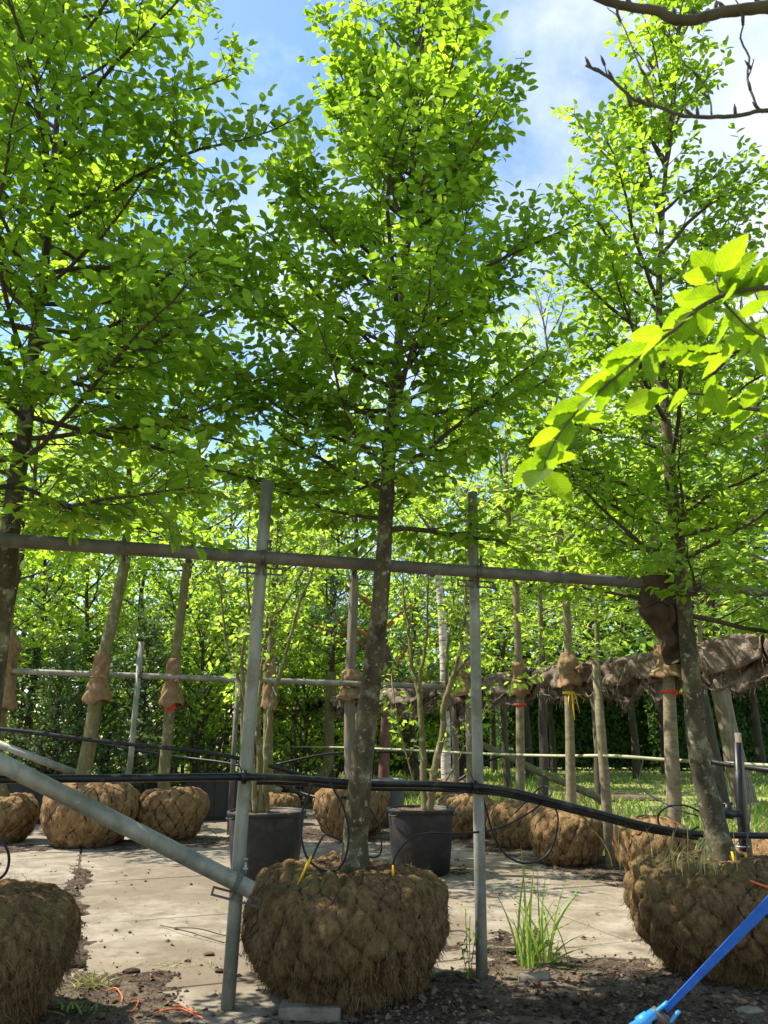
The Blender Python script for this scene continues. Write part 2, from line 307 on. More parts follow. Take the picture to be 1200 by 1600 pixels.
def kids(rng, pts, L, spacing, t0, t1, ang, flat=.5, jit=.3):
    n = np.maximum(1, ((t1 - t0) * L / spacing)).astype(int); idx = np.repeat(np.arange(len(pts)), n)
    j = np.concatenate([np.arange(c) for c in n]); t = t0 + (t1 - t0) * np.clip((j + .5 + rng.uniform(-jit, jit, len(j))) / n[idx], 0, 1)
    k = pts.shape[1]; f = np.clip(t * (k - 1), 0, k - 1.001); i0 = f.astype(int); fr = (f - i0)[:, None]
    p = pts[idx, i0] * (1 - fr) + pts[idx, i0 + 1] * fr; T = nrm(pts[idx, i0 + 1] - pts[idx, i0])
    u = nrm(UP + rng.normal(size=T.shape) * flat); s = nrm(np.cross(T, u)) * np.where(j % 2, 1, -1)[:, None]
    a = ang + rng.normal(size=len(j)) * .2
    return idx, t, p, T, T * np.cos(a)[:, None] + s * np.sin(a)[:, None]
def lay_leaves(rng, lp, T, D, size, droop=.25, tilt=.45):
    n = len(lp); D = nrm(D + rng.normal(size=D.shape) * .25 - UP * droop)
    Nr = nrm(UP * .9 + rng.normal(size=D.shape) * tilt + T * .15)
    return lp, D, Nr, size * rng.uniform(.65, 1.15, n)
def grow(seed, spine, srad, n1, z0, len1, elev, leaf=.085, sp2=.1, sp3=.09, spl=.045, len2=.5, len3=.2, up1=.5, az0=0, r1=.022, azlist=None, tfun=None, wander=.10, k1=9, dens=1.0, squash=None, thin=.0):
    """branches and leaves on a trunk: spine (k,3), srad radius along it; returns branch MB and leaf arrays"""
    rng = np.random.RandomState(seed); spine = np.asarray(spine); k = len(spine)
    t = z0 + (1 - z0) * (np.arange(n1) + rng.uniform(0, .9, n1)) / n1; u = (t - z0) / (1 - z0)
    f = np.clip(t * (k - 1), 0, k - 1.001); i0 = f.astype(int); fr = (f - i0)[:, None]
    p = spine[i0] * (1 - fr) + spine[i0 + 1] * fr
    az = az0 + np.arange(n1) * 2.39996 + rng.normal(size=n1) * .3
    el = np.interp(u, [0, .35, .7, 1], elev) + rng.normal(size=n1) * .13
    L = np.interp(u, [0, .3, .65, 1], len1) * rng.uniform(.72, 1.15, n1)
    D = np.stack([np.cos(az) * np.cos(el), np.sin(az) * np.cos(el), np.sin(el)], 1)
    if squash is not None: L = L * squash(az)
    A = curves(rng, p, D, L, k1, up1, wander)
    br = MB(); tt = np.linspace(0, 1, k1)
    R1 = np.minimum(r1 * (L / max(len1)) ** .8, np.interp(t, np.linspace(0, 1, k), srad) * .75)
    tubes(br, A, R1[:, None] * (1 - tt) ** .8 + .0028, 6)
    # leader counts as a primary at its tip
    i2, t2, p2, T2, D2 = kids(rng, A, L, sp2, .12, 1.0, .85, .5)
    L2 = len2 * (L[i2] / max(len1)) ** .5 * (1.0 - .62 * t2) * rng.uniform(.45, 1.15, len(i2)) * np.interp(u[i2], [0, .45, 1], [1, .85, 1 - thin]) + .05
    B = curves(rng, p2, D2, L2, 5, .22, .12)
    tubes(br, B, (R1[i2] * .34 * (1 - t2 * .5) + .0012)[:, None] * (1 - np.linspace(0, .75, 5)), 4)
    i3, t3, p3, T3, D3 = kids(rng, B, L2, sp3, .15, 1.0, .8, .35)
    L3 = len3 * (1 - .55 * t3) * rng.uniform(.4, 1.15, len(i3)) + .03
    Cc = curves(rng, p3, D3, L3, 3, .1, .1)
    tubes(br, Cc, np.array((.0019, .0014, .0009))[None] * np.ones((len(Cc), 1)), 3)
    lv = []
    for (pts, LL, s0) in ((Cc, L3, .1), (B, L2, .35), (A, L, .7)):
        i4, t4, p4, T4, D4 = kids(rng, pts, LL, spl, s0, 1.0, .9, .4, .2)
        keep = rng.rand(len(p4)) < dens
        lv.append([a[keep] for a in lay_leaves(rng, p4, T4, D4, leaf)])
    # terminal leaves
    for pts in (Cc, B):
        T4 = nrm(pts[:, -1] - pts[:, -2]); lv.append(lay_leaves(rng, pts[:, -1], T4, T4 * .9, leaf))
    return br, [np.concatenate(q) for q in zip(*lv)]
def trunk_mesh(mb, pts, rad, seed=0, n=20, lobes=.05, m=6, flare=0):
    c = spline(pts, m); r = np.interp(np.linspace(0, 1, len(c)), np.linspace(0, 1, len(rad)), rad)
    k = len(c); T = nrm(np.gradient(c, axis=0)); Nn = nrm(np.cross(T, np.array((0, 1., 0)))); B = np.cross(T, Nn); a = np.arange(n) * 2 * math.pi / n
    q = np.stack([np.repeat(c[:, 2:3], n, 1) * 1.1, np.tile(np.cos(a) * 1.2, (k, 1)), np.tile(np.sin(a) * 1.2, (k, 1))], -1)
    d = 1 + lobes * 2 * (fbm(q, 1.6, seed, 3) - .5) * 2
    if flare:
        h = np.clip(1 - (c[:, 2] - c[0, 2]) / .28, 0, 1)[:, None]; d = d + flare * h ** 2 * (1 + .7 * np.cos(a * 4 + seed))
    V = c[:, None] + (r[:, None] * d)[..., None] * (np.cos(a)[:, None] * Nn[:, None] + np.sin(a)[:, None] * B[:, None])
    i, j = np.meshgrid(np.arange(k - 1), np.arange(n), indexing='ij'); j2 = (j + 1) % n
    mb.add(V, np.stack([i * n + j, (i + 1) * n + j, (i + 1) * n + j2, i * n + j2], -1).reshape(-1, 4)); return c, r
def knots(mb, c, r, seed, zs):                               # branch collars and old pruning scars on a trunk
    rng = np.random.RandomState(seed)
    for z in zs:
        i = int(np.argmin(abs(c[:, 2] - z))); a = rng.uniform(-2.6, -.5); d = np.array((math.cos(a), math.sin(a), .25))
        tube(mb, [c[i] + d * r[i] * .55, c[i] + d * r[i] * .98, c[i] + d * r[i] * 1.1], [r[i] * .5, r[i] * .42, r[i] * .2], 9)

# ------------------------------------------------------------------ root balls
PROF = [(.0, .0), (.46, .0), (.60, .05), (.75, .17), (.88, .33), (.97, .49), (1.0, .62), (.97, .76), (.87, .87), (.70, .945), (.45, .985), (.2, 1.0), (.06, 1.0)]
def ball_surface(R, H, seed, nu, nv, quilt=.035, nq=13, mq=7, lump=.06, wa=.4, wb=.12, fine=.03):
    pr = np.array(PROF); s = np.concatenate([[0], np.cumsum(np.hypot(*np.diff(pr, axis=0).T))]); s /= s[-1]
    v = np.linspace(0, 1, nv); r = np.interp(v, s, pr[:, 0]); z = np.interp(v, s, pr[:, 1])
    for _ in range(3): r[1:-1] = (r[:-2] + 2 * r[1:-1] + r[2:]) / 4; z[1:-1] = (z[:-2] + 2 * z[1:-1] + z[2:]) / 4
    th = np.arange(nu) * 2 * math.pi / nu; TH, VV = np.meshgrid(th, v); Rr = np.repeat(r[:, None], nu, 1); Z = np.repeat(z[:, None], nu, 1)
    def surf(TH, VV):
        Rr = np.interp(VV, v, r); Z = np.interp(VV, v, z); dr = np.gradient(r, v); dz = np.gradient(z, v)
        nx = np.interp(VV, v, dz); nz = -np.interp(VV, v, dr); ln = np.hypot(nx, nz) + 1e-6
        base = np.stack([Rr * np.cos(TH), Rr * np.sin(TH), Z * H / R], -1)
        w1 = TH + wa * (fbm(base, 2.2, seed, 2) - .5) ; v1 = VV + wb * (fbm(base, 2.6, seed + 3, 2) - .5)
        a = nq * w1 / (2 * math.pi) + mq * v1; b = nq * w1 / (2 * math.pi) - mq * v1
        q = (np.abs(np.sin(math.pi * a) * np.sin(math.pi * b)) + 1e-4) ** .30
        fade = np.clip(Rr * 2.2, 0, 1) * np.clip((1 - VV) * 5, .1, 1)
        d = quilt * q * fade * (.2 + 1.3 * vn(base, 4.5, seed + 9)) + lump * 2 * (fbm(base, 1.7, seed + 1, 3) - .5) + fine * (fbm(base, 9, seed + 5, 3) - .5) * 2 + .016 * (vn(base * np.array((1, 1, .35)), 34, seed + 6) - .5)
        nrmv = np.stack([nx / ln * np.cos(TH), nx / ln * np.sin(TH), nz / ln], -1)
        Pp = base + nrmv * d[..., None]; Pp = Pp * np.array((R, R, R)); Pp[..., 2] = np.maximum(Pp[..., 2], 0)
        return Pp, nrmv
    def warp(TH, VV):
        Rr = np.interp(VV, v, r); Z = np.interp(VV, v, z); base = np.stack([Rr * np.cos(TH), Rr * np.sin(TH), Z * H / R], -1)
        return TH + wa * (fbm(base, 2.2, seed, 2) - .5), VV + wb * (fbm(base, 2.6, seed + 3, 2) - .5)
    surf.warp = warp
    return surf, TH, VV
def ball_mesh(mb, surf, TH, VV, c):
    V, _ = surf(TH, VV); nv, nu = TH.shape
    i, j = np.meshgrid(np.arange(nv - 1), np.arange(nu), indexing='ij'); j2 = (j + 1) % nu
    mb.add(V.reshape(-1, 3) + c, np.stack([i * nu + j, i * nu + j2, (i + 1) * nu + j2, (i + 1) * nu + j], -1).reshape(-1, 4))
def net_mesh(mb, surf, c, nq, mq, rad, k=60, sides=4, off=.004, seed=0, warp=0, skip=0):
    rng = np.random.RandomState(seed); pts = []
    for q in range(nq):
        for s in (1, -1):
            if rng.rand() < skip: continue
            v = np.linspace(.16, .90, k); th = (q - s * mq * v) * 2 * math.pi / nq
            for _ in range(6):                               # follow the warped quilting lines
                w1, v1 = surf.warp(th, v); th = th - (w1 + s * mq * v1 * 2 * math.pi / nq - q * 2 * math.pi / nq) * .9
            p, nn = surf(th, v); pts.append(p + nn * off)
    pts = np.array(pts) + c; tubes(mb, pts, np.full(pts.shape[:2], rad), sides)
def fibres(mb, surf, c, n, seed, lo=.02, hi=.075, wd=.0014, vmin=.12):
    rng = np.random.RandomState(seed); th = rng.uniform(0, 2 * math.pi, n); v = rng.uniform(vmin, .93, n) ** .9
    p, nn = surf(th, v); L = rng.uniform(lo, hi, n)
    d = nrm(nn * rng.uniform(.0, .28, (n, 1)) + rng.normal(size=(n, 3)) * .4 - UP * rng.uniform(.2, 1.1, (n, 1)))
    pts = [p - nn * .006]; side = nrm(np.cross(d, rng.normal(size=(n, 3))))
    for k in range(3):
        d = nrm(d - UP * .3 + rng.normal(size=(n, 3)) * .3); q = pts[-1] + d * (L / 3)[:, None] + nn * .003; pts.append(q)
    A = np.stack(pts, 1) + c; wv = wd * np.array((1, 1, .8, .3))[None, :, None] * side[:, None]
    V = np.stack([A - wv, A + wv], 2).reshape(-1, 3)
    i, j = np.meshgrid(np.arange(n), np.arange(3), indexing='ij'); b = i * 8 + j * 2
    mb.add(V, np.stack([b, b + 1, b + 3, b + 2], -1).reshape(-1, 4))
# ------------------------------------------------------------------ the setting
RA, RB = np.array((3.3, 8.85)), np.array((1.42, 12.9))       # line of the rail on the right
RD = nrm(RB - RA); RN = np.array((RD[1], -RD[0]))            # along it (away), and to its right
def railside(X, Y): return (X - RA[0]) * RN[0] + (Y - RA[1]) * RN[1]
def railat(Y, side=0.0): p = RA + RD * ((Y - RA[1]) / RD[1]); return p + RN * side
mb = MB(); g = np.concatenate([[-700, -200, -60], np.arange(-30, 31, 3), [60, 200, 700]]); gx, gy = np.meshgrid(g, g + 20)
k = len(g); zz = np.where(np.hypot(gx, gy - 20) < 70, .02 * (vn(np.stack([gx, gy, gx * 0], -1), .3) - .5), 0) - .045
i, j = np.meshgrid(np.arange(k - 1), np.arange(k - 1), indexing='ij')
mb.add(np.stack([gx, gy, zz], -1), np.stack([i * k + j, i * k + j + 1, (i + 1) * k + j + 1, (i + 1) * k + j], -1).reshape(-1, 4))
mb.build('ground', M['ground'], kind='structure')

mb = MB(); rs = random.Random(3)
cor = [EN(-9, .5), EN(9, .5)]; far = railat(26, -.2); nearr = railat(2.0, .25)
poly = [EN(-11, -1), nearr, railat(21, .25), EN(-11, 17.6)]
mb.add([(p[0], p[1], -.022) for p in poly], [(0, 1, 2, 3)])
pav = mb.build('pavement', M['soil'], kind='structure')
for a in range(-6, 6):
    for b in range(0, 9):
        e0, n0 = a * 2.0, b * 2.0 - .5
        cs = [EN(e0 + u, n0 + v) for u, v in ((.011, .011), (1.989, .011), (1.989, 1.989), (.011, 1.989))]
        if max(railside(*c) for c in cs) > .9: continue
        if max(c[1] for c in cs) < .4: continue
        dz = [rs.uniform(-.006, .006) for _ in range(4)]; m2 = MB(); cc = sum(cs) / 4
        V = [(c[0], c[1], -.1) for c in cs] + [(c[0], c[1], -.010 + z) for c, z in zip(cs, dz)] + [(*(c + (cc - c) * .008), z) for c, z in zip(cs, dz)]
        m2.add(V, [(0, 1, 5, 4), (1, 2, 6, 5), (2, 3, 7, 6), (3, 0, 4, 7), (4, 5, 9, 8), (5, 6, 10, 9), (6, 7, 11, 10), (7, 4, 8, 11), (8, 9, 10, 11)])
        m2.build('slab', M['concrete'], pav, smooth=False)
def sst(a, b, x): t = np.clip((x - a) / (b - a), 0, 1); return t * t * (3 - 2 * t)
def soil_h(X, Y):
    e, n = ne(X, Y); p = np.stack([X, Y, 0 * X], -1); f = fbm(p, .9, 4, 4); f2 = fbm(p, 7, 8, 3)
    b1 = np.maximum(sst(6.15, 5.75, n) * sst(1.15, .6, e), sst(5.75, 5.0, n)) * (.25 + .75 * sst(.95, .35, e) + .55 * sst(1.3, 2.2, e) * sst(5.55, 5.0, n) + .3 * sst(4.9, 4.5, n)); b1 = np.minimum(b1, 1)
    b2 = np.exp(-((n - 12.5) / .75) ** 2) * .9
    d = railside(X, Y); b3 = sst(-1.15, -.25, d) * sst(1.9, .7, d)
    b4 = sst(16, 18, n) * .7
    jt = np.exp(-(np.abs(e + .05 * np.sin(n * 3)) / .13) ** 2) * sst(5.0, 5.6, n) * sst(14, 12, n) * .62       # dirt filled joint
    m = np.maximum.reduce([b1, b2, b3, b4, jt])
    return .055 * m + .085 * (f - .5) + .055 * (f2 - .5) - .027
xs = np.arange(-7, 7.01, .05); ys = np.concatenate([np.arange(3.2, 7, .035), np.arange(7, 22, .07)]); gx, gy = np.meshgrid(xs, ys); h = soil_h(gx, gy)
nr, nc = gx.shape; i, j = np.meshgrid(np.arange(nr - 1), np.arange(nc - 1), indexing='ij'); Q = np.stack([i * nc + j, i * nc + j + 1, (i + 1) * nc + j + 1, (i + 1) * nc + j], -1).reshape(-1, 4)
Q = Q[(h.ravel()[Q].max(1) > -.014)]
mb = MB(); mb.add(np.stack([gx, gy, h + .002], -1), Q); mb.build('soil', M['soil'], kind='structure')
def scatter(n, seed, dens, x0=-4.5, x1=5, y0=3.6, y1=14):
    r = np.random.RandomState(seed); y = y0 * (y1 / y0) ** r.rand(n); x = r.uniform(-.62, .62, n) * y
    keep = r.rand(n) < dens(x, y); return x[keep], y[keep], r
gz = lambda X, Y: np.maximum(soil_h(X, Y) + .002, .004)
x, y, r = scatter(40000, 11, lambda X, Y: np.where(soil_h(X, Y) > -.004, .75 * sst(.25, .6, vn(np.stack([X, Y, X * 0], -1), 1.6, 2)) + .15, .018))
mb = MB(); n = len(x); D = nrm(np.stack([r.normal(size=n), r.normal(size=n), r.normal(size=n) * .25], 1)); Nr = nrm(UP + r.normal(size=(n, 3)) * .35)
szs = .010 + .055 * r.rand(n) ** 2.2; pp = np.stack([x, y, gz(x, y) + .006], 1)
for q_, tp in enumerate((LEAF2, (LEAF8[0] * (.9, 1, 3.0), LEAF8[1], LEAF8[2]), LEAFN, (LEAF8[0] * (1.5, .8, -2.5), LEAF8[1], LEAF8[2]))):
    ms = np.arange(n) % 4 == q_; leaves(mb, pp[ms], D[ms], Nr[ms], szs[ms], tp)
tag(mb.build('leaf_litter', M['chip'], smooth=False), 'brown dead leaves and wood chips strewn over soil and concrete', 'leaf litter', kind='stuff')
x, y, r = scatter(22000, 12, lambda X, Y: np.where(soil_h(X, Y) > -.004, .5, .045)); n = len(x)
oc = np.array([(1, 0, 0), (-1, 0, 0), (0, 1, 0), (0, -1, 0), (0, 0, 1), (0, 0, -1)], float); ot = np.array([(0, 2, 4), (2, 1, 4), (1, 3, 4), (3, 0, 4), (2, 0, 5), (1, 2, 5), (3, 1, 5), (0, 3, 5)])
sz = (.004 + .02 * r.rand(n) ** 3)[:, None, None]; V = oc[None] * sz * r.uniform(.5, 1.4, (n, 6, 1)) * np.array((1, 1, .65)) + np.stack([x, y, gz(x, y) + .003], 1)[:, None]
mb = MB(); mb.add(V, (), (ot[None] + (np.arange(n) * 6)[:, None, None]).reshape(-1, 3))
tag(mb.build('soil_crumbs', M['clod'], smooth=False), 'loose dark soil crumbs and pebbles on the ground', 'soil', kind='stuff')

# meadow grass to the right of the rail
r = np.random.RandomState(21); n = 60000; y = 6.5 * (36 / 6.5) ** r.rand(n); x = r.uniform(-.35, .62, n) * y; d = railside(x, y)
hn = fbm(np.stack([x, y, x * 0], -1), .45, 3, 3); keep = (d > .15) & ((hn > .40) | (r.rand(n) < .35) | (d < 1.3)) ; x, y, d, hn = x[keep], y[keep], d[keep], hn[keep]; n = len(x)
hh = (.05 + .17 * r.rand(n) ** 1.5) * (.5 + 1.1 * np.exp(-((d - .8) / .9) ** 2) + .9 * sst(.5, .62, hn)); wd = .004 + .0009 * y
lean = np.stack([r.normal(size=n), r.normal(size=n), 0 * x], 1) * .38 * hh[:, None]; sd = np.stack([np.cos(r.rand(n) * 6.3), np.sin(r.rand(n) * 6.3), 0 * x], 1) * wd[:, None]
b = np.stack([x, y, x * 0 - .05], 1); mid = b + lean * .4 + UP * hh[:, None] * .6; tip = b + lean * 1.2 + UP * hh[:, None]
mb = MB(); V = np.stack([b - sd, b + sd, mid - sd * .8, mid + sd * .8, tip], 1); o = (np.arange(n) * 5)[:, None]
sel = r.rand(n) < .74
for nm, mt, ss, lb in (('meadow_grass', 'grass', sel, 'green uncut meadow grass beyond the sacking rail'), ('dry_grass', 'dry', ~sel, 'straw coloured dry grass patches in the meadow')):
    m2 = MB(); q = V[ss]; o = (np.arange(len(q)) * 5)[:, None]; m2.add(q, o + np.array((0, 1, 3, 2)), o + np.array((2, 3, 4))); tag(m2.build(nm, M[mt], smooth=False), lb, 'grass', kind='stuff')

# ------------------------------------------------------------------ near support frame of steel tube
FL, FR = G(355, 1578), G(753, 1535); RT = .047
YL, YR = FL[1] - .1, FR[1] - .1
bA, bB = P(410, 871, YL), P(745, 893.5, YR); bd = bB - bA
fr = thing('steel_support_frame', (FL + FR) / 2, 'near galvanised tube frame with two posts, long crossbar and slanting brace', 'support frame')
def part_tube(name, pts, r_, mt, par, n=16, **k):
    m_ = MB(); tube(m_, pts, r_, n); return m_.build(name, mt, par, **k)
def post_path(a, b): return [a + (b - a) * t for t in np.linspace(0, 1, 6)]
TL, TR = P(418, 752, FL[1]), P(738, 770, FR[1])
part_tube('post', post_path(FL - UP * .05, TL), .041, M['galv'], fr); part_tube('post', post_path(FR - UP * .05, TR), .038, M['galv'], fr)
part_tube('crossbar', [bA + bd * t for t in np.linspace(-1.45, 3.0, 12)], .043, M['galv_rough'], fr)
def ring(mb, c, ax, r_, wd, th=.007, n=20):
    R = frame(ax); m_ = MB(); lathe(m_, [(r_, -wd / 2), (r_ + th, -wd / 2), (r_ + th, wd / 2), (r_, wd / 2), (r_, -wd / 2)], (0, 0, 0), n)
    mb.add(m_.V[0] @ R.T + c, m_.Q[0])
def clampit(par, c1, ax1, r1, c2, ax2, r2, lng=(1, 0, .1), mt='iron', s=1.0):
    m_ = MB(); ring(m_, c1, ax1, r1, .03 * s); ring(m_, c2, ax2, r2, .03 * s)
    lg = nrm(np.array(lng, float)); R = np.stack([lg, nrm(np.cross(np.cross(lg, UP), lg)) * 0 + nrm(np.cross(UP, lg)), nrm(np.cross(lg, nrm(np.cross(UP, lg))))], 1)
    mid = (c1 + c2) / 2 - UP * (r1 + .035) * s
    for off in (-.16, .0):                                   # slotted plate left and right of the post
        q = mid + lg * (off + .08) * s
        for dy, sx in ((-.02, .13), (.02, .13)): box(m_, q + R[:, 1] * 0 + R[:, 2] * dy, (sx * s, .012, .011), R)
        for dx in (-.06, .06): box(m_, q + lg * dx * s, (.012, .0125, .05), R)
    o = m_.build('clamp', M[mt], par, smooth=False)
    m_ = MB(); t_ = (c1 + c2) / 2 + lg * .05 + UP * (r1 + .0) ; tube(m_, [t_ - UP * .03, t_ + UP * .075], .007, 8); tube(m_, [t_ + UP * .02, t_ + UP * .038], .016, 6); tube(m_, [t_ + UP * .075, t_ + UP * .09], .013, 6)
    m_.build('bolt', M['steel'] if mt != 'iron' else M['galv_rough'], o)
pv = nrm(TL - FL); pr = nrm(TR - FR)
def on_post(F0, T0, z): return F0 + (T0 - F0) * ((z - F0[2]) / (T0[2] - F0[2]))
clampit(fr, bA, bd, .0435, on_post(FL, TL, bA[2]), pv, .0415, bd + 0)
clampit(fr, bB, bd, .0435, on_post(FR, TR, bB[2]), pr, .0385, bd + 0)
d0, d1 = P(392, 1390, FL[1] - .1), P(-60, 1161, FL[1] - .55)
m_ = MB(); tube(m_, [d0 + (d1 - d0) * t for t in np.linspace(0, 1, 6)], .048, 20, cap=False); tube(m_, [d0 + (d1 - d0) * t for t in (.012, 0)], [.041, .042], 20, True)
dd = d0 - d1; m_.build('brace', M['galv'], fr)
cp_ = d0 + (d1 - d0) * .052; clampit(fr, cp_, dd, .0485, on_post(FL, TL, cp_[2] - .01), pv, .0415, (.96, .1, -.25), 'galv_rough')

# ------------------------------------------------------------------ the three big hornbeams in the near row
PX_ALL = {}
def project(p):
    z = p[:, 2] - CAMH; zc = p[:, 1] * CP + z * SP; yc = -p[:, 1] * SP + z * CP
    return 600 + F * p[:, 0] / zc, 800 - F * yc / zc, zc
def leaf_objects(crown, arr, n, tpl=LEAF8):
    """the leaves nearest to the camera become objects of their own; returns the mask of the rest"""
    pos, D, Nr, s = arr; u, v, zc = project(pos); inside = (u > 5) & (u < 1195) & (v > 5) & (v < 1595)
    o = np.argsort(np.where(inside, zc, 1e9))[:n]; X, D2, Z = basis(D[o], Nr[o])
    mtl = MB(); mtl.add(*tpl); me = mesh('leaf', mtl.V[0], [q for q in (tpl[1], tpl[2]) if len(q)], M['leaf'])
    base = np.zeros(3); q = crown
    while q is not None: base += np.array(q.location); q = q.parent
    for k_, i_ in enumerate(o):
        lo = bpy.data.objects.new('leaf', me); COL.link(lo); lo.parent = crown; m4 = np.eye(4)
        m4[:3, 0] = X[k_] * s[i_]; m4[:3, 1] = D2[k_] * s[i_]; m4[:3, 2] = Z[k_] * s[i_]; m4[:3, 3] = pos[i_] - base
        lo.matrix_basis = Matrix(m4.tolist())
    mk = np.ones(len(pos), bool); mk[o] = False; return mk
def near_tree(label, ballc, R, H, seed, trunk_px, Ys, rad, z0, gp, kz=(), quilt=.085, nq=18, mq=6, skip=.0, nf=11000, fine=.028):
    t = thing('hornbeam_tree', ballc, label, 'tree', 'hornbeams in the near row')
    pts = [P(x, y, Y) for (x, y), Y in zip(trunk_px, Ys)]
    m_ = MB(); c, r_ = trunk_mesh(m_, pts, [v_ * .9 for v_ in rad], seed, 22, .10, 6, .55); knots(m_, c, r_, seed, kz); m_.build('trunk', M['bark'], t)
    br, lv = grow(seed, c, r_, z0=z0, **gp); br.build('branches', M['twig'], t)
    m_ = MB(); pos, D, Nr, s = lv
    u, v, zc = project(pos); ins = (u > 5) & (u < 1195) & (v > 5) & (v < 1595); order = np.argsort(np.where(ins, zc, 1e9)); rest = np.ones(len(pos), bool); rest[order[:300]] = False
    leaves(m_, pos[rest], D[rest], Nr[rest], s[rest]); cr = m_.build('crown', M['leaf'], t, kind='stuff')
    leaf_objects(cr, lv, 300)
    surf, TH, VV = ball_surface(R, H, seed, 380, 200, quilt, nq, mq, .06, fine=fine)
    m_ = MB(); ball_mesh(m_, surf, TH, VV, np.array(ballc)); rb = m_.build('root_ball', M['ball_near'], t)
    m_ = MB(); net_mesh(m_, surf, np.array(ballc), nq, mq, .0062, off=.005, seed=seed, skip=skip); m_.build('twine_net_shade', M['net_shade'], rb)
    m_ = MB(); fibres(m_, surf, np.array(ballc), nf, seed); m_.build('fibre', M['fibre'], rb, kind='stuff', smooth=False)
    return t, c, len(pos)
Lc = np.array((-2.33, 4.60, 0)); Mc = np.array((-.235, 5.32, 0)); Rc = np.array((2.36, 5.75, 0))
cnt = []
t, cM, n_ = near_tree('hornbeam between the two near steel posts, lichen spotted trunk rising from a shaggy burlap ball', Mc, .615, .70, 3,
    [(556, 1372), (557, 1300), (565, 1200), (576, 1090), (590, 980), (599, 880), (605, 760), (612, 650), (622, 540), (634, 400), (642, 280), (650, 150), (655, 20), (657, -30)],
    [5.30, 5.28, 5.2, 5.12, 5.06, 5.0, 4.98, 4.96, 4.95, 4.95, 4.95, 4.95, 4.95, 4.95], [0.0907, 0.0849, 0.0792, 0.0722, 0.0655, 0.059, 0.054, 0.0454, 0.036, 0.0266, 0.0202, 0.0144, 0.00864, 0.00432], .415,
    dict(n1=66, thin=.78, len1=[1.3, 1.5, 1.25, .85], elev=[.02, .5, 1.05, 1.34], leaf=.081, up1=.40, r1=.017, sp2=.076, sp3=.064, spl=.035, len2=.60, len3=.26), kz=(1.0, 1.35, 1.75, 2.2, 2.5), quilt=.085, nq=24, mq=7, skip=.05, nf=18000, fine=.026); cnt.append(n_)
t, cL, n_ = near_tree('wide crowned hornbeam whose trunk passes behind the crossbar, long limbs reaching over the slanting brace', Lc, .63, .69, 14,
    [(-52, 1400), (-40, 1300), (-22, 1150), (-3, 1000), (12, 880), (22, 780), (36, 690), (46, 600), (58, 500), (68, 430), (78, 330), (88, 200), (97, 40), (103, -120), (108, -260)],
    [4.62] * 15, [0.092, 0.0842, 0.076, 0.0696, 0.0648, 0.0595, 0.0546, 0.0483, 0.0406, 0.0336, 0.028, 0.021, 0.0154, 0.0091, 0.0042], .345,
    dict(n1=64, len1=[2.0, 2.15, 1.8, .9], elev=[-.08, .25, .7, 1.1], thin=.4, leaf=.086, up1=.32, r1=.017, sp2=.08, sp3=.072, spl=.039, len2=.70, len3=.29), kz=(1.2, 1.9, 2.4), quilt=.05, skip=.8, nf=30000, fine=.035); cnt.append(n_)
t, cR, n_ = near_tree('hornbeam with grey mottled trunk in front of the dark sack hung on the crossbar', Rc, .65, .68, 27,
    [(1136, 1372), (1124, 1320), (1105, 1240), (1092, 1180), (1080, 1060), (1070, 960), (1061, 860), (1050, 770), (1040, 650), (1030, 500), (1034, 350), (1046, 200), (1058, 80), (1062, 40)],
    [5.78, 5.78, 5.77, 5.76, 5.75, 5.75, 5.75, 5.75, 5.75, 5.75, 5.75, 5.75, 5.75, 5.75], [0.109, 0.0938, 0.0824, 0.0768, 0.0699, 0.0619, 0.0576, 0.0526, 0.0432, 0.0324, 0.023, 0.0158, 0.00864, 0.00432], .38,
    dict(n1=54, len1=[1.45, 1.5, 1.25, .65], elev=[.0, .40, .95, 1.2], thin=.65, leaf=.080, up1=.42, r1=.017, sp2=.08, sp3=.068, spl=.038, len2=.60, len3=.26), kz=(1.1, 1.6, 2.1, 2.4)); cnt.append(n_)
print('LEAVES', cnt)
# ------------------------------------------------------------------ crowns for trees further off (local origin = base of the crown)
PROTO = {}
def proto(key, seed, Hc, leafmat_, tpl, barkmat, **gp):
    rng = np.random.RandomState(seed); zz = np.linspace(0, Hc, 10); sp = np.stack([np.cumsum(rng.normal(size=10)) * .04, np.cumsum(rng.normal(size=10)) * .04, zz], 1)
    rr = np.linspace(gp.pop('r0', .06), .008, 10); br, lv = grow(seed, sp, rr, z0=.0, **gp); tube(br, sp, rr, 8)
    m_ = MB(); leaves(m_, *lv, tpl)
    cv = np.concatenate(m_.V); me2 = mesh('crown', cv, [np.concatenate(q) for q in (m_.Q, m_.T) if len(q)], M[leafmat_])
    me1 = mesh('branches', np.concatenate(br.V), [np.concatenate(q) for q in (br.Q, br.T) if len(q)], M[barkmat])
    PROTO[key] = (me1, me2, len(lv[0]))
proto('hornbeam', 41, 4.6, 'leaf', LEAF2, 'twig', dens=.8, n1=30, len1=[1.2, 1.4, 1.1, .5], elev=[.1, .5, .9, 1.2], leaf=.13, sp2=.13, sp3=.11, spl=.075, len2=.65, len3=.3, k1=6)
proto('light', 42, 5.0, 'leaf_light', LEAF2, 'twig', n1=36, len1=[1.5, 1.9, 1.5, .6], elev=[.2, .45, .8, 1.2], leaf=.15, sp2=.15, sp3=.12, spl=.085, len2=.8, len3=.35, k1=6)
proto('narrow', 43, 4.2, 'leaf_light', LEAFN, 'bark_olive', dens=.75, n1=26, len1=[1.2, 1.5, 1.1, .5], elev=[.15, .4, .8, 1.2], leaf=.17, sp2=.13, sp3=.11, spl=.06, len2=.7, len3=.35, k1=6, up1=.1)
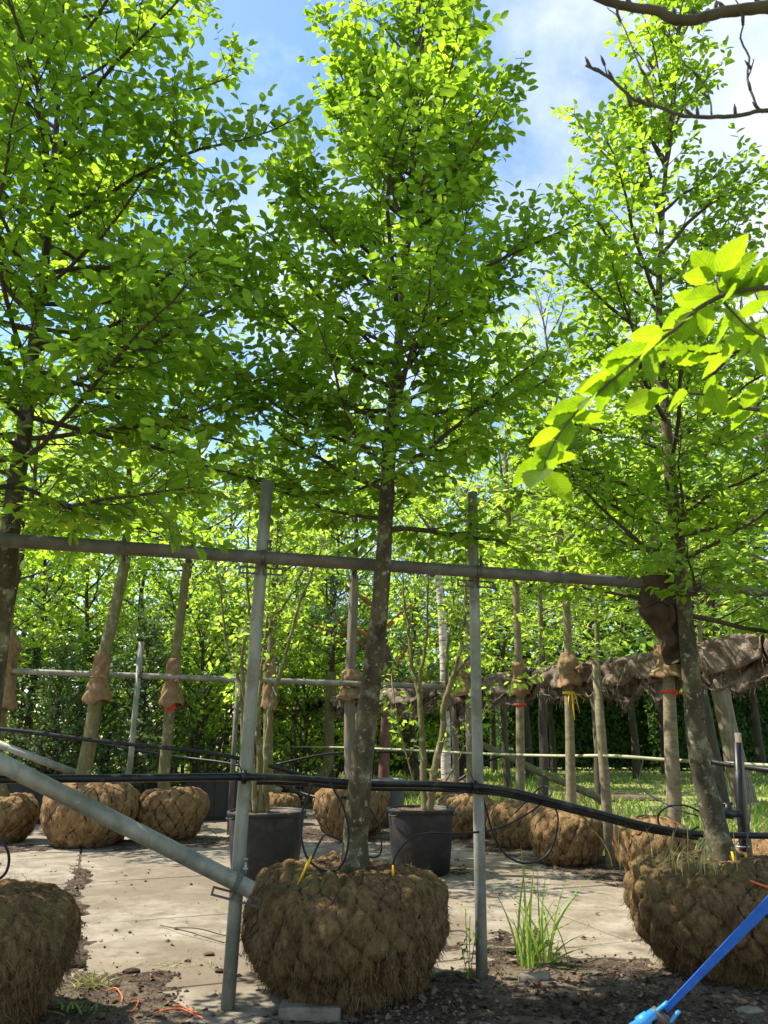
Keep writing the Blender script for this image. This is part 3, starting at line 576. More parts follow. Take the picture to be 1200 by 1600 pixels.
proto('lime', 44, 8.5, 'leaf_mid', LEAF2, 'bark_dark', dens=.65, n1=50, len1=[3.3, 3.6, 2.8, 1.0], elev=[-.15, .2, .6, 1.1], leaf=.27, sp2=.27, sp3=.2, spl=.15, len2=1.3, len3=.5, k1=7, r0=.2, r1=.07)
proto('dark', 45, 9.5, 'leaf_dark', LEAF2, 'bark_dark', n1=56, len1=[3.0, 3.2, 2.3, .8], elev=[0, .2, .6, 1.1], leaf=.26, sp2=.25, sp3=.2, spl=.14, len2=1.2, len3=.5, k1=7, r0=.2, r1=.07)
proto('shrub', 46, 2.6, 'leaf_evergreen', LEAF2, 'bark_dark', n1=46, len1=[.9, 1.05, .8, .4], elev=[.1, .4, .8, 1.2], leaf=.10, sp2=.1, sp3=.08, spl=.055, len2=.45, len3=.2, k1=5, r0=.04)
proto('bush', 47, 3.0, 'leaf_light', LEAF2, 'bark_dark', n1=40, len1=[.9, 1.2, 1.0, .5], elev=[.3, .6, .9, 1.2], leaf=.12, sp2=.13, sp3=.1, spl=.075, len2=.5, len3=.25, k1=5, r0=.04)
proto('sparse', 48, 3.4, 'leaf_light', LEAF2, 'bark_olive', n1=22, len1=[.9, 1.2, 1.0, .5], elev=[.5, .8, 1.0, 1.2], leaf=.10, sp2=.2, sp3=.16, spl=.09, len2=.5, len3=.22, k1=6, r0=.05, dens=.8)
def crown(par, key, loc, rz, s=1.0, sz=None):
    for nm, me in (('branches', PROTO[key][0]), ('crown', PROTO[key][1])):
        o = bpy.data.objects.new(nm, me); COL.link(o); o.parent = par; o.location = [float(a) for a in np.asarray(loc) - np.array(par.location)]; o.rotation_euler = (0, 0, rz); o.scale = (s, s, sz or s)
        if nm == 'crown': o['kind'] = 'stuff'
# shared root balls for the rows behind
BALLS = []
for k_ in range(4):
    surf, TH, VV = ball_surface(.5, .70, 60 + k_, 170, 84, .065, 16, 5, .12); m_ = MB(); ball_mesh(m_, surf, TH, VV, 0)
    m2 = MB(); net_mesh(m2, surf, 0, 16, 5, .0075, 48, 3, .005, 60 + k_, 12)
    BALLS.append((mesh('root_ball', m_.V[0], m_.Q, M['ball_far']), mesh('twine_net_shade', m2.V[0], m2.Q, M['net_shade'])))
RS = random.Random(9)
def far_ball(par, c, R, k_, hz=1.0):
    o = bpy.data.objects.new('root_ball', BALLS[k_ % 4][0]); COL.link(o); o.parent = par; o.location = [float(a) for a in np.asarray(c) - np.array(par.location)]
    o.rotation_euler = (0, 0, RS.uniform(0, 6)); o.scale = (2 * R, 2 * R, 2 * R * hz)
    q = bpy.data.objects.new('twine_net_shade', BALLS[k_ % 4][1]); COL.link(q); q.parent = o
def row_tree(name, label, ball, trunk_px, rad, barkm, key, s=1.0, k_=0, group=None, hz=1.0, sz=None, top=None):
    """ball = (x left, x right, y bottom) in photo pixels; the trunk stands in its middle"""
    xl, xr, yb = ball; f = G((xl + xr) / 2, yb); zc = f[1] * CP - 1.0 * SP; R = (xr - xl) / 2 * zc / F; c = f + np.array((0, R * .6, 0))
    t = thing(name, c, label, 'tree', group); far_ball(t, c, R, k_, hz)
    pts = [c + UP * .5] + [P(x, y, c[1]) for x, y in trunk_px]; m_ = MB(); cc, r_ = trunk_mesh(m_, pts, rad, k_, 12, .08, 4)
    m_.build('trunk', M[barkm], t)
    if key: crown(t, key, cc[-1] - UP * .15, RS.uniform(0, 6), s, sz)
    return t, c, cc
row = {}
row['r1'] = row_tree('hornbeam_tree', 'young tree at the rear rail beside the black container, tan burlap tie on its trunk', (-62, 36, 1320), [(-6, 1200), (2, 1100), (10, 1000), (16, 930)], [.10, .09, .085, .075], 'bark_olive', 'hornbeam', 1.0, 0, 'trees tied to the rear rail')
row['r2'] = row_tree('hornbeam_tree', 'leaning young tree on a large plain burlap ball behind the slanting brace', (48, 190, 1326), [(128, 1225), (140, 1160), (155, 1060), (180, 950), (197, 870)], [.125, .11, .10, .09, .08], 'bark_olive', 'light', .95, 1, 'trees tied to the rear rail', .95)
row['r3'] = row_tree('hornbeam_tree', 'young tree with red tape under its burlap tie, on a crumpled peaked burlap ball', (196, 312, 1316), [(256, 1225), (262, 1150), (270, 1060), (284, 950), (292, 880)], [.105, .09, .08, .072, .065], 'bark_olive', 'hornbeam', .9, 2, 'trees tied to the rear rail', .95)
row['r4'] = row_tree('hornbeam_tree', 'young tree on a round burlap ball hidden behind the lichen spotted trunk', (490, 606, 1311), [(548, 1220), (546, 1100), (550, 1000), (553, 900)], [.1, .09, .085, .075], 'bark_brown', 'hornbeam', .85, 3, 'trees tied to the rear rail', 1.0)
row['r5'] = row_tree('hornbeam_tree', 'thin tree on a burlap ball far behind the large grey pot', (416, 466, 1240), [(441, 1190), (442, 1120), (445, 1040)], [.12, .11, .1], 'bark_olive', 'light', 1.2, 0, 'distant trees along the far rail')
row['r6'] = row_tree('hornbeam_tree', 'thin tree on a small reddish burlap ball beside the blue grey pot', (474, 516, 1257), [(512, 1195), (514, 1120), (518, 1050)], [.13, .12, .11], 'bark_olive', 'light', 1.1, 1, 'distant trees along the far rail')
row['r7'] = row_tree('hornbeam_tree', 'tree on a flattened burlap ball just behind the large grey pot of olive stems', (400, 466, 1290), [(420, 1220), (420, 1100), (424, 1020), (428, 930)], [.1, .09, .085, .07], 'bark_olive', 'hornbeam', .8, 2, 'trees tied to the rear rail')
row['r8'] = row_tree('birch_tree', 'white barked birch rising behind the pot of forked olive stems', (672, 745, 1274), [(698, 1215), (696, 1130), (694, 1040), (690, 960), (684, 890)], [.11, .1, .095, .085, .075], 'bark_birch', 'sparse', 1.35, 3)
row['r9'] = row_tree('zelkova_tree', 'slim tree behind the near right hand steel post, burlap ball seen either side of it', (686, 776, 1313), [(737, 1230), (736, 1150), (734, 1060), (732, 960)], [.10, .085, .08, .07], 'bark_ivory', 'narrow', .9, 0)
row['r10'] = row_tree('zelkova_tree', 'slim pale trunk with a red band below its burlap tie', (770, 872, 1330), [(813, 1240), (813, 1150), (812, 1075), (808, 980), (806, 900)], [.074, .064, .06, .056, .05], 'bark_ivory', 'narrow', .95, 1, None, .95)
row['r11'] = row_tree('zelkova_tree', 'slim pale trunk with yellow ribbon ends hanging under its burlap tie', (838, 960, 1357), [(892, 1275), (891, 1180), (889, 1080), (887, 980), (882, 890)], [.07, .062, .058, .052, .048], 'bark_ivory', 'narrow', 1.0, 2, None, .95)
row['r12'] = row_tree('zelkova_tree', 'pale trunk with a red ribbon knot, beside the mottled hornbeam trunk', (978, 1098, 1388), [(1052, 1285), (1049, 1180), (1045, 1070), (1041, 980), (1036, 900)], [.085, .08, .072, .066, .06], 'bark_ivory', 'narrow', .9, 3, None, 1.15)
row['r13'] = row_tree('zelkova_tree', 'tree at the rail end whose bright burlap ball peeks out past the black water pipe', (1166, 1300, 1412), [(1236, 1310), (1232, 1180), (1226, 1050), (1220, 930)], [.085, .08, .075, .065], 'bark_ivory', 'narrow', .9, 0, None, .95)

# ------------------------------------------------------------------ rear support frame, burlap ties
rA, rB = P(0, 1048, row['r2'][1][1] + .25), P(735, 1075, row['r9'][1][1] + .25); rd = rB - rA
f2 = thing('steel_support_frame', P(195, 1318, row['r2'][1][1] + .55), 'rear grey tube rail on a slim post, tree trunks tied to it with tan burlap', 'support frame')
part_tube('crossbar', [rA + rd * t for t in np.linspace(-.35, 1.04, 6)], .045, M['galv'], f2, 12)
pY = row['r2'][1][1] + .42; p0 = P(188, 1322, pY); p0[2] = -.02; part_tube('post', [p0, P(205, 1180, pY), P(221, 1003, pY)], .045, M['galv'], f2, 12)
part_tube('brace', [P(-40, 1148, pY - .5), P(70, 1190, pY - .3), P(128, 1212, pY - .2)], .055, M['galv'], f2, 12)
part_tube('brace', [P(160, 1222, pY - .1), P(206, 1243, pY - .06)], .05, M['galv_rough'], f2, 12)
m_ = MB(); ring(m_, P(195, 1238, pY), nrm(P(221, 1003, pY) - p0), .047, .06); m_.build('clamp', M['iron'], f2)
m_ = MB(); ring(m_, P(219, 1055, pY), rd, .048, .05); m_.build('clamp', M['iron'], f2)
pY2 = row['r3'][1][1] + .6; part_tube('post', [P(360, 1272, pY2) * (1, 1, 0), P(365, 1180, pY2), P(372, 1060, pY2)], .042, M['galv_rough'], f2, 10)
def tie(label, c, R, Hh, seed, mt='sack_tan', lean=(0, 0), flare=.35, group=None):
    """burlap wound round a trunk: lathe with folds, open flared skirt and a knot"""
    k_, n_ = 34, 40; v = np.linspace(0, 1, k_); a = np.arange(n_) * 2 * math.pi / n_; A, Vv = np.meshgrid(a, v)
    prof = np.interp(v, [0, .06, .25, .42, .5, .6, .78, .9, 1], [1 + flare, 1.05 + flare, 1.05 + flare * .4, .95, .82, 1.0, 1.12, 1.0, .72])[:, None]
    q = np.stack([np.cos(A) * 1.2, np.sin(A) * 1.2, Vv * 2.6], -1); fold = (fbm(q, 1.1, seed, 3) - .5) * 1.1 + .075 * np.sin(Vv * 15 + A * (1 if seed % 2 else -1) + 2.5 * fbm(q, .9, seed + 8, 2) * 3) + .22 * np.sin(A * 4 + seed + Vv * 7) * np.clip(.6 - Vv, 0, 1)
    Rr = R * (prof + fold); z = (Vv - .45) * Hh + .12 * Hh * (fbm(q, .8, seed + 4, 2) - .5) * 2 * (1 - Vv)
    V = np.stack([Rr * np.cos(A) + lean[0] * z, Rr * np.sin(A) + lean[1] * z, z], -1) + c
    i, j = np.meshgrid(np.arange(k_ - 1), np.arange(n_), indexing='ij'); j2 = (j + 1) % n_; Q = np.stack([i * n_ + j, i * n_ + j2, (i + 1) * n_ + j2, (i + 1) * n_ + j], -1).reshape(-1, 4)
    th = thing('burlap_tie', c, label, 'burlap', group); m_ = MB(); m_.add(V, Q); o = m_.build('wrap', M[mt], th)
    sm = o.modifiers.new('thick', 'SOLIDIFY'); sm.thickness = .008
    m_ = MB(); tube(m_, [np.array(c) + (math.cos(x_) * R * .95, math.sin(x_) * R * .95, Hh * .05) for x_ in np.linspace(-2.6, -.4, 8)], .012, 6)
    b_ = np.array(c) + (R * .5, -R * .95, Hh * .05); tube(m_, [b_, b_ + (R * .4, -.03, .02), b_ + (R * .8, -.02, -.05)], [.02, .035, .012], 7); m_.build('knot', M[mt], th)
for key, px_, pw, ph, lb in (('r1', (6, 1050), 20, 130, 'tan burlap tie on the rear tree beside the black container'), ('r2', (160, 1062), 17, 76, 'twisted tan burlap tie on the leaning rear trunk'),
                             ('r3', (268, 1069), 15, 72, 'tan burlap tie with a pointed ear above red tape'), ('r4', (549, 1072), 18, 46, 'crumpled tan burlap tie half hidden behind the lichen spotted trunk'),
                             ('r7', (420, 1072), 11, 80, 'long tan burlap tie behind the olive stems'), ('r9', (727, 1062), 15, 60, 'tan burlap tie just behind the near right hand steel post'),
                             ('r10', (814, 1063), 14, 52, 'tan burlap tie with a green sprig in front of it'), ('r11', (889, 1049), 17, 54, 'tan burlap tie above hanging yellow ribbon ends'),
                             ('r12', (1044, 1034), 20, 62, 'folded tan burlap tie above a red ribbon knot'), ('r13', (1200, 1008), 20, 66, 'pale knotted burlap tie at the rail end beside the water pipe')):
    tr = row[key]; c = P(*px_, tr[1][1]); s_ = (c[1] * CP) / F; cc = tr[2]; i_ = int(np.argmin(abs(cc[:, 2] - c[2]))); dx = cc[min(i_ + 2, len(cc) - 1)] - cc[max(i_ - 2, 0)]
    c = np.array((cc[i_][0], cc[i_][1], c[2])) if key != 'r9' else c
    tie(lb, c, pw * s_ * .85, ph * s_, len(lb), lean=(dx[0] / dx[2], dx[1] / dx[2]))
tr = row['r3']; z_ = P(266, 1105, tr[1][1])[2]; cc = tr[2]; tp_ = [np.array([np.interp(z_ + dz_, cc[:, 2], cc[:, 0]), np.interp(z_ + dz_, cc[:, 2], cc[:, 1]), z_ + dz_]) for dz_ in (-.05, .1)]; part_tube('red_tape', tp_, .088, M['red'], None, 12, label='red tape wound round the rear trunk below its burlap tie', cat='tape')
for key, px_, lb in (('r10', (813, 1101), 'thin red band round a slim pale trunk'), ('r12', (1046, 1081), 'red ribbon knotted round the pale trunk beside the mottled one')):
    tr = row[key]; c = P(*px_, tr[1][1]); m_ = MB(); ring(m_, c, UP, .078, .03, .006)
    if key == 'r12':
        b_ = c + (.05, -.08, 0); tube(m_, [b_, b_ + (.06, -.02, -.02), b_ + (.08, -.02, -.09)], .007, 5); tube(m_, [b_, b_ + (-.03, -.02, -.05)], .009, 5)
    m_.build('ribbon', M['red'], None, label=lb, cat='ribbon')
tr = row['r11']; c = P(889, 1090, tr[1][1]); m_ = MB(); ring(m_, c + UP * .06, UP, .07, .03, .006)
for dx, dz in ((.17, -.03), (.1, -.2), (.03, -.28), (-.04, -.12), (.2, .03)): tube(m_, [c + (.03, -.075, .06), c + (dx * .6, -.1, .03), c + (dx, -.1, dz)], [.012, .014, .006], 5, True, .25)
m_.build('ribbon', M['yellow'], None, label='yellow ribbon with loose ends on a slim pale trunk', cat='ribbon')

# ------------------------------------------------------------------ the long rail hung with old sacking
ZR = 2.36
def rise(Y): return .14 * np.clip((9.6 - np.asarray(Y)) / 2.4, 0, 1.3)
rail = thing('sacking_rail', (*railat(9.4, .12), 0), 'long wooden rail on pale poles carrying old brown sacking', 'rail')
part_tube('crossbar', [np.array((*railat(Y, .12), ZR + rise(Y))) for Y in np.linspace(6.3, 25, 14)], .05, M['bark_brown'], rail, 10)
for Y, mt in ((9.72, 'bark_ivory'), (13.6, 'bark_brown'), (17.5, 'bark_brown'), (21.5, 'bark_brown'), (6.6, 'bark_ivory')):
    q = railat(Y, .13); 
    if Y == 9.72: q = P(951, 1300, Y)[:2]
    part_tube('post', [np.array((q[0], q[1], z_)) for z_ in (-.06, .8, 1.6, ZR + .03)], [.062, .058, .055, .05], M[mt], rail, 10)
def sacking(Y0, Y1, drop, seed, label, fringe=60, mt='sack', grp=None):
    L = abs(Y1 - Y0) / RD[1]; nu, nv = max(14, int(L / .028)), 44; u = np.linspace(0, 1, nu); a = np.linspace(-.25, 2 * math.pi - .95, nv); U, A = np.meshgrid(u, a, indexing='ij')
    q = np.stack([U * L, A * 0, A * .6], -1); base = np.stack([railat(1, 0)[0] + 0 * U, U, U], -1)
    sag = drop * (.62 + .38 * np.sin(math.pi * U) ** .7 + .35 * (fbm(np.stack([U * L, 0 * U, 0 * U + seed], -1), 3.2, seed, 3) - .5))
    hx = .085 + .07 * (fbm(np.stack([U * L, A * .8, 0 * A], -1), 2.6, seed, 3) - .5) * 2; cz = -np.cos(A)
    zz_ = np.where(cz > 0, .075 * cz, sag * cz * 1.0)          # over the bar, hanging below it
    # A = 0 bottom? remap: angle 0 = bottom centre
    zt = np.where(np.cos(A) < 0, -np.cos(A) * .075, -np.cos(A) * sag); xt = np.sin(A) * hx * np.where(np.cos(A) > 0, 1.1, .9)
    fl = .032 * np.sin((U * L * 9 + 2.2 * np.sin(A * 1.3 + seed) + 1.5 * (fbm(q, 2, seed + 2, 2) - .5) * 4) * 2) * np.clip(1.1 + np.cos(A), .25, 2) * .8
    sc = .024 * np.sin(-zt * 22 + 5 * (U - .5) ** 2 * 9 + 3 * fbm(q, 1.5, seed + 5, 2))
    off = (fl + sc + .05 * (fbm(q, 5, seed + 7, 3) - .5)); xt = xt + np.sin(A) * off; zt = zt - np.cos(A) * off * .6
    pos = np.stack([railat(Y0, .12)[0] + (RD[0] * U * L * np.sign(Y1 - Y0)) + RN[0] * xt, railat(Y0, .12)[1] + RD[1] * U * L * np.sign(Y1 - Y0) + RN[1] * xt, ZR + rise(Y0 + (Y1 - Y0) * U) + zt], -1)
    i, j = np.meshgrid(np.arange(nu - 1), np.arange(nv - 1), indexing='ij'); Q = np.stack([i * nv + j, i * nv + j + 1, (i + 1) * nv + j + 1, (i + 1) * nv + j], -1).reshape(-1, 4)
    th = thing('sacking', pos.reshape(-1, 3).mean(0), label, 'sacking', grp); m_ = MB(); m_.add(pos, Q); o = m_.build('cloth', M[mt], th); o.modifiers.new('thick', 'SOLIDIFY').thickness = .01
    rng = np.random.RandomState(seed); n_ = int(fringe * L / .5); ii = rng.randint(0, nu, n_); jj = rng.choice([0, 1, 2, 3, 5, nv - 1, nv - 2, nv - 4, 7, 9], n_); st = pos[ii, jj]; d = nrm(rng.normal(size=(n_, 3)) * .35 - UP); Lf = rng.uniform(.03, .16, n_)
    cv = curves(rng, st, d, Lf, 4, -.3, .15); m_ = MB(); tubes(m_, cv, np.full(cv.shape[:2], .0028), 3); m_.build('fringe', M['sack'], th, kind='stuff')
sk = [(6.4, 7.75, .60, 'mauve brown sacking on the rail end by the water pipe, one corner hanging low'), (7.8, 8.72, .50, 'brown sacking with a green patch between the mottled trunk and the rail end'),
      (8.78, 9.45, .44, 'pale brown sacking in round swags beside the red ribbon trunk'), (9.45, 10.12, .44, 'frayed grey brown sacking bunched over the pale pole'), (10.2, 11.35, .40, 'dark mossy sacking between the yellow and red ribboned trunks'),
      (11.45, 12.6, .42, 'grey sacking hung in loops behind the near right hand steel post'), (12.8, 13.9, .62, 'long shaggy sacking hanging deepest, behind the forked olive stems'), (14.0, 16.2, .42, 'dark shaggy sacking right of the lichen spotted trunk'),
      (17.0, 19.0, .4, 'far dark sacking behind the distant thin trees'), (19.5, 23.5, .38, 'farthest sacking behind the large grey pot of olive stems')]
for k_, (a_, b_, dr, lb) in enumerate(sk): sacking(a_, b_, dr, 31 + k_, lb, 60 if k_ not in (3, 6, 7) else 150)

# dark sack over the near crossbar
def near_sack():
    def bar_at(x): 
        t_ = 1.5 + (x - 890) / 330.; return bA + bd * t_
    Y0 = (bA + bd * 2.05)[1] - .07; sp = [(1036, 900, 34), (1036, 916, 36), (1037, 940, 37), (1041, 962, 34), (1048, 985, 27), (1053, 1004, 21), (1053, 1022, 18), (1052, 1038, 9)]
    cs = spline([P(x, y, Y0) for x, y, _ in sp], 8); hw = np.interp(np.linspace(0, 1, len(cs)), np.linspace(0, 1, len(sp)), [s_[2] for s_ in sp]) * Y0 / F
    n_ = 48; a = np.arange(n_) * 2 * math.pi / n_; k_ = len(cs); A, I = np.meshgrid(a, np.arange(k_)); q = np.stack([np.cos(A) * 1.3, np.sin(A) * 1.3, I / 9.], -1)
    f = 1.06 + .35 * (fbm(q, 1.2, 3, 3) - .5) + .16 * np.sin(A * 3 + I * .22) * np.clip(I / 20, 0, 1)
    V = np.stack([cs[:, 0][:, None] + hw[:, None] * np.cos(A) * np.where(I < 12, 1, f), cs[:, 1][:, None] + (.075 + .02 * np.sin(I * .35)) * np.sin(A) * f - .02 * np.sin(A * 2 + I * .3), cs[:, 2][:, None] + .03 * (f - 1) + 0 * A], -1)
    V[0, :, 1] = cs[0, 1] + (V[0, :, 1] - cs[0, 1]) * .25
    i, j = np.meshgrid(np.arange(k_ - 1), np.arange(n_), indexing='ij'); j2 = (j + 1) % n_
    m_ = MB(); m_.add(V, np.stack([i * n_ + j, (i + 1) * n_ + j, (i + 1) * n_ + j2, i * n_ + j2], -1).reshape(-1, 4)); T_ = [(k_ - 1) * n_ + x_ for x_ in range(n_)]
    th = thing('hanging_sack', cs[len(cs) // 2], 'dark brown folded sack hung over the near crossbar against the mottled trunk', 'sacking'); o = m_.build('cloth', M['sack_dark'], th)
    m_ = MB(); lp = spline([P(x, y, Y0 - .075) for x, y in ((1008, 948), (1030, 938), (1047, 948), (1052, 966), (1044, 982), (1052, 996), (1046, 1010))], 6)
    tube(m_, lp, np.interp(np.linspace(0, 1, len(lp)), [0, .2, .6, 1], [.015, .035, .045, .03]), 10, True, .6); m_.build('fold', M['sack_dark'], th)
near_sack()
# ------------------------------------------------------------------ pots and the stems growing in them
def pot(label, xl, xr, yb, ytop, mt='pot', handles=True, grp=None, soil=True):
    f = G((xl + xr) / 2, yb); zc = f[1] * CP - .9 * SP; R = (xr - xl) / 2 * zc / F; c = f + np.array((0, R * .8, 0)); top = P((xl + xr) / 2, ytop, c[1])[2]
    th = thing('plant_pot', c, label, 'pot', grp); m_ = MB(); r0 = R * .82
    lathe(m_, [(0, .0), (r0 * .9, .0), (r0, .02), (r0 + (R - r0) * .5, top * .5), (R * .965, top - .05), (R * .965, top - .045), (R * .93, top - .02), (R * .92, top * .7), (R * .86, top * .3)], c, 48); m_.build('body', M[mt], th)
    m_ = MB(); lathe(m_, [(R * .955, top - .05), (R * 1.0, top - .048), (R * 1.02, top - .02), (R * 1.02, top - .004), (R * 1.0, top), (R * .945, top), (R * .935, top - .02)], c, 48); m_.build('rim', M[mt], th)
    if handles:
        for a in (-.9, 1.2):
            m_ = MB(); d = np.array((math.sin(a), -math.cos(a), 0)); s_ = np.array((d[1], -d[0], 0)); q = c + d * R * 1.02 + UP * (top - .05)
            tube(m_, spline([q + s_ * .06, q + s_ * .055 + d * .03 - UP * .012, q - s_ * .055 + d * .03 - UP * .012, q - s_ * .06], 4), .008, 6); m_.build('handle', M[mt], th)
    if soil:
        m_ = MB(); n_ = 40; a = np.arange(n_) * 2 * math.pi / n_; rr = np.array((.01, .3, .55, .75, .9)) * R; A, Rr = np.meshgrid(a, rr); V = np.stack([Rr * np.cos(A), Rr * np.sin(A), 0 * A], -1); V[..., 2] = top - .03 + .05 * (fbm(V, 14, 3, 2) - .5) * (1 - Rr / R * .6) * 2
        i, j = np.meshgrid(np.arange(4), np.arange(n_), indexing='ij'); j2 = (j + 1) % n_; m_.add(V + c * (1, 1, 0), np.stack([i * n_ + j, i * n_ + j2, (i + 1) * n_ + j2, (i + 1) * n_ + j], -1).reshape(-1, 4)); m_.build('mulch', M['potsoil'], th)
    return c, top, R
pL = pot('large dark grey pot behind the near left hand steel post, olive stems in it', 342, 468, 1385, 1266)
pR = pot('large dark grey pot holding a forked olive stem, beside the lichen spotted trunk', 606, 715, 1372, 1262)
pot('blue grey pot half hidden behind the lichen spotted trunk', 572, 634, 1296, 1217, 'pot_blue', False)
def multistem(label, pc, stems, leafn, seed, mt='bark_olive'):
    c, top, R = pc; th = thing('multi_stem_shrub', c + UP * (top - .04), label, 'shrub'); rng = np.random.RandomState(seed); allp = []; allr = []
    for pts, r0, r1, dy in stems:
        w_ = [P(x, y, c[1] + dy * k_ / max(1, len(pts) - 1)) for k_, (x, y) in enumerate(pts)]; cc = spline(w_, 6); k_ = len(cc)
        cc[1:-1] += rng.normal(size=(k_ - 2, 3)) * .006; m_ = MB(); tube(m_, cc, np.linspace(r0, r1, k_), 9); m_.build('stem', M[mt], th); L_ = np.linalg.norm(np.diff(cc, axis=0), axis=1).sum()
        ii = np.linspace(0, k_ - 1, 12).astype(int); allp.append(cc[ii]); allr.append(L_)
    A = np.stack(allp); L_ = np.array(allr); br = MB(); i2, t2, p2, T2, D2 = kids(rng, A, L_, .13, .35, 1.0, .75, 1.2); L2 = rng.uniform(.2, .75, len(i2)) * (1.2 - .5 * t2)
    B = curves(rng, p2, D2 + UP * .3, L2, 6, .35, .14); tubes(br, B, .0065 * (1 - np.linspace(0, .8, 6))[None] * (.5 + L2[:, None]), 4)
    i3, t3, p3, T3, D3 = kids(rng, B, L2, .12, .3, 1, .8, 1.0); L3 = rng.uniform(.05, .25, len(i3)); Cc = curves(rng, p3, D3, L3, 3, .1, .1); tubes(br, Cc, np.full((len(Cc), 3), .002), 3); br.build('twigs', M[mt], th, kind='stuff')
    lv = []
    for pts, LL, s0 in ((Cc, L3, .2), (B, L2, .5)):
        i4, t4, p4, T4, D4 = kids(rng, pts, LL, leafn, s0, 1, .8, .8); lv.append(lay_leaves(rng, p4, T4, D4, .085, .75, .6))
    lv.append(lay_leaves(rng, Cc[:, -1], nrm(Cc[:, -1] - Cc[:, -2]), nrm(Cc[:, -1] - Cc[:, -2]), .09, .8, .6)); m_ = MB(); leaves(m_, *[np.concatenate(q) for q in zip(*lv)], LEAF8); m_.build('foliage', M['leaf_light'], th, kind='stuff')
multistem('shrub of greenish bare stems in the pot behind the left post', pL, [
    ([(409, 1276), (406, 1190), (402, 1110), (407, 1030), (412, 1003), (430, 965), (452, 935), (478, 880)], .047, .010, .3), ([(418, 1276), (414, 1190), (424, 1100), (446, 1025), (466, 950), (490, 890), (505, 850)], .032, .007, -.2),
    ([(392, 1277), (385, 1230), (380, 1170), (378, 1100), (372, 1060), (352, 1000), (345, 930), (335, 870)], .036, .008, .35), ([(399, 1278), (396, 1200), (388, 1120), (378, 1040), (388, 960), (386, 880), (390, 800)], .036, .008, -.3),
    ([(412, 1010), (402, 950), (407, 900), (428, 870), (436, 800)], .02, .006, 0), ([(404, 1100), (414, 1000), (420, 930), (425, 850), (424, 770)], .022, .006, .4)], .04, 71)
multistem('open shrub with two forked pale olive stems in the pot beside the lichen spotted trunk', pR, [
    ([(664, 1272), (662, 1200), (659, 1140), (655, 1085), (644, 1040), (640, 1000), (632, 940), (628, 880)], .05, .008, .2), ([(670, 1274), (676, 1220), (690, 1150), (697, 1090), (712, 1045), (724, 990), (728, 920), (726, 850)], .052, .009, -.25),
    ([(655, 1082), (662, 1030), (668, 980), (668, 900), (672, 840)], .026, .007, -.1), ([(697, 1090), (716, 1050), (738, 1018), (762, 985), (790, 960)], .022, .006, .3), ([(698, 1080), (700, 1010), (708, 955), (704, 880)], .02, .006, -.3),
    ([(668, 1262), (650, 1228), (632, 1170), (620, 1120), (612, 1060)], .014, .005, .3), ([(668, 1250), (700, 1216), (730, 1160), (760, 1110), (790, 1080)], .009, .004, -.4)], .04, 72)
# labels hung on the olive stems
for x, y, lb in ((646, 1055, 'white paper label hung on the forked olive stem'), (429, 1080, 'white paper label hung on the olive stem behind the left post')):
    m_ = MB(); q = P(x, y, (pR if x > 600 else pL)[0][1] - .09); box(m_, q, (.03, .003, .11), frame((.5, -.1, -1))); m_.build('plant_label', M['white'], None, smooth=False, label=lb, cat='label')

# ------------------------------------------------------------------ hoses and drip lines
def hose(name, pts, r_, mt, label, cat, ties=(), n=10, m=8, grp=None, stakes=(), tiemat='hose'):
    pts = [np.asarray(p) for p in pts]; th = thing(name, pts[len(pts) // 2], label, cat, grp); m_ = MB(); tube(m_, spline(pts, m), r_, n); m_.build('tube', M[mt], th)
    for p in ties:
        m_ = MB(); ring(m_, np.asarray(p), (1, .2, 0), r_ * 1.25, .03, .012, 10); tube(m_, [np.asarray(p) + (0, -.04, .02), np.asarray(p) + (-.03, -.06, .09)], .004, 4); m_.build('cable_tie', M[tiemat], th)
    for p, d in stakes:
        m_ = MB(); p = np.asarray(p); d = nrm(d); tube(m_, [p - d * .05, p - d * .01, p + d * .05, p + d * .12], [.011, .017, .013, .005], 6, True, .55); m_.build('stake', M['yellow'], th)
HA = PP([(-60, 1219), (60, 1217), (200, 1216), (378, 1214)], 4.5, FL[1] - .09); HB = [P(470, 1217, 5.32), P(565, 1224, 5.42), P(650, 1225, 5.42), P(741, 1229, FR[1] - .085)]
HC = PP([(800, 1237), (870, 1254), (940, 1272), (1010, 1290), (1090, 1303), (1200, 1306), (1290, 1305)], FR[1] + .1, 6.35)
hose('irrigation_hose', HA + HB + HC, .023, 'hose', 'thick black irrigation hose strapped to the near steel posts, sagging past the right post', 'hose', [P(381, 1214, FL[1] - .09), P(741, 1229, FR[1] - .085)], 12)
hose('irrigation_hose', [p + np.array((0, .02, -.034)) for p in PP([(400, 1214), (470, 1217)], 5.1, 5.35) + [P(565, 1224, 5.44), P(650, 1225, 5.44), P(741, 1229, FR[1] - .085)] + HC[:5]], .014, 'hose', 'thinner black hose running just under the thick hose', 'hose')
YB = row['r2'][1][1] - .6
hose('irrigation_hose', PP([(-40, 1136), (30, 1142), (140, 1156), (215, 1164), (300, 1173), (380, 1186), (450, 1205), (500, 1218)], YB, YB + .6), .03, 'hose', 'black hose slung along the rear row in front of the leaning trunk', 'hose')
hose('irrigation_hose', PP([(150, 1160), (260, 1180), (380, 1198), (480, 1242), (540, 1246)], YB + 3, YB + 1), .022, 'hose', 'black hose dipping low behind the pot of olive stems', 'hose')
hose('irrigation_hose', PP([(430, 1195), (500, 1180), (560, 1176), (640, 1180), (690, 1230), (760, 1190), (830, 1170)], 13.5, 13.8), .022, 'hose', 'black hose looping behind the forked olive stems', 'hose')
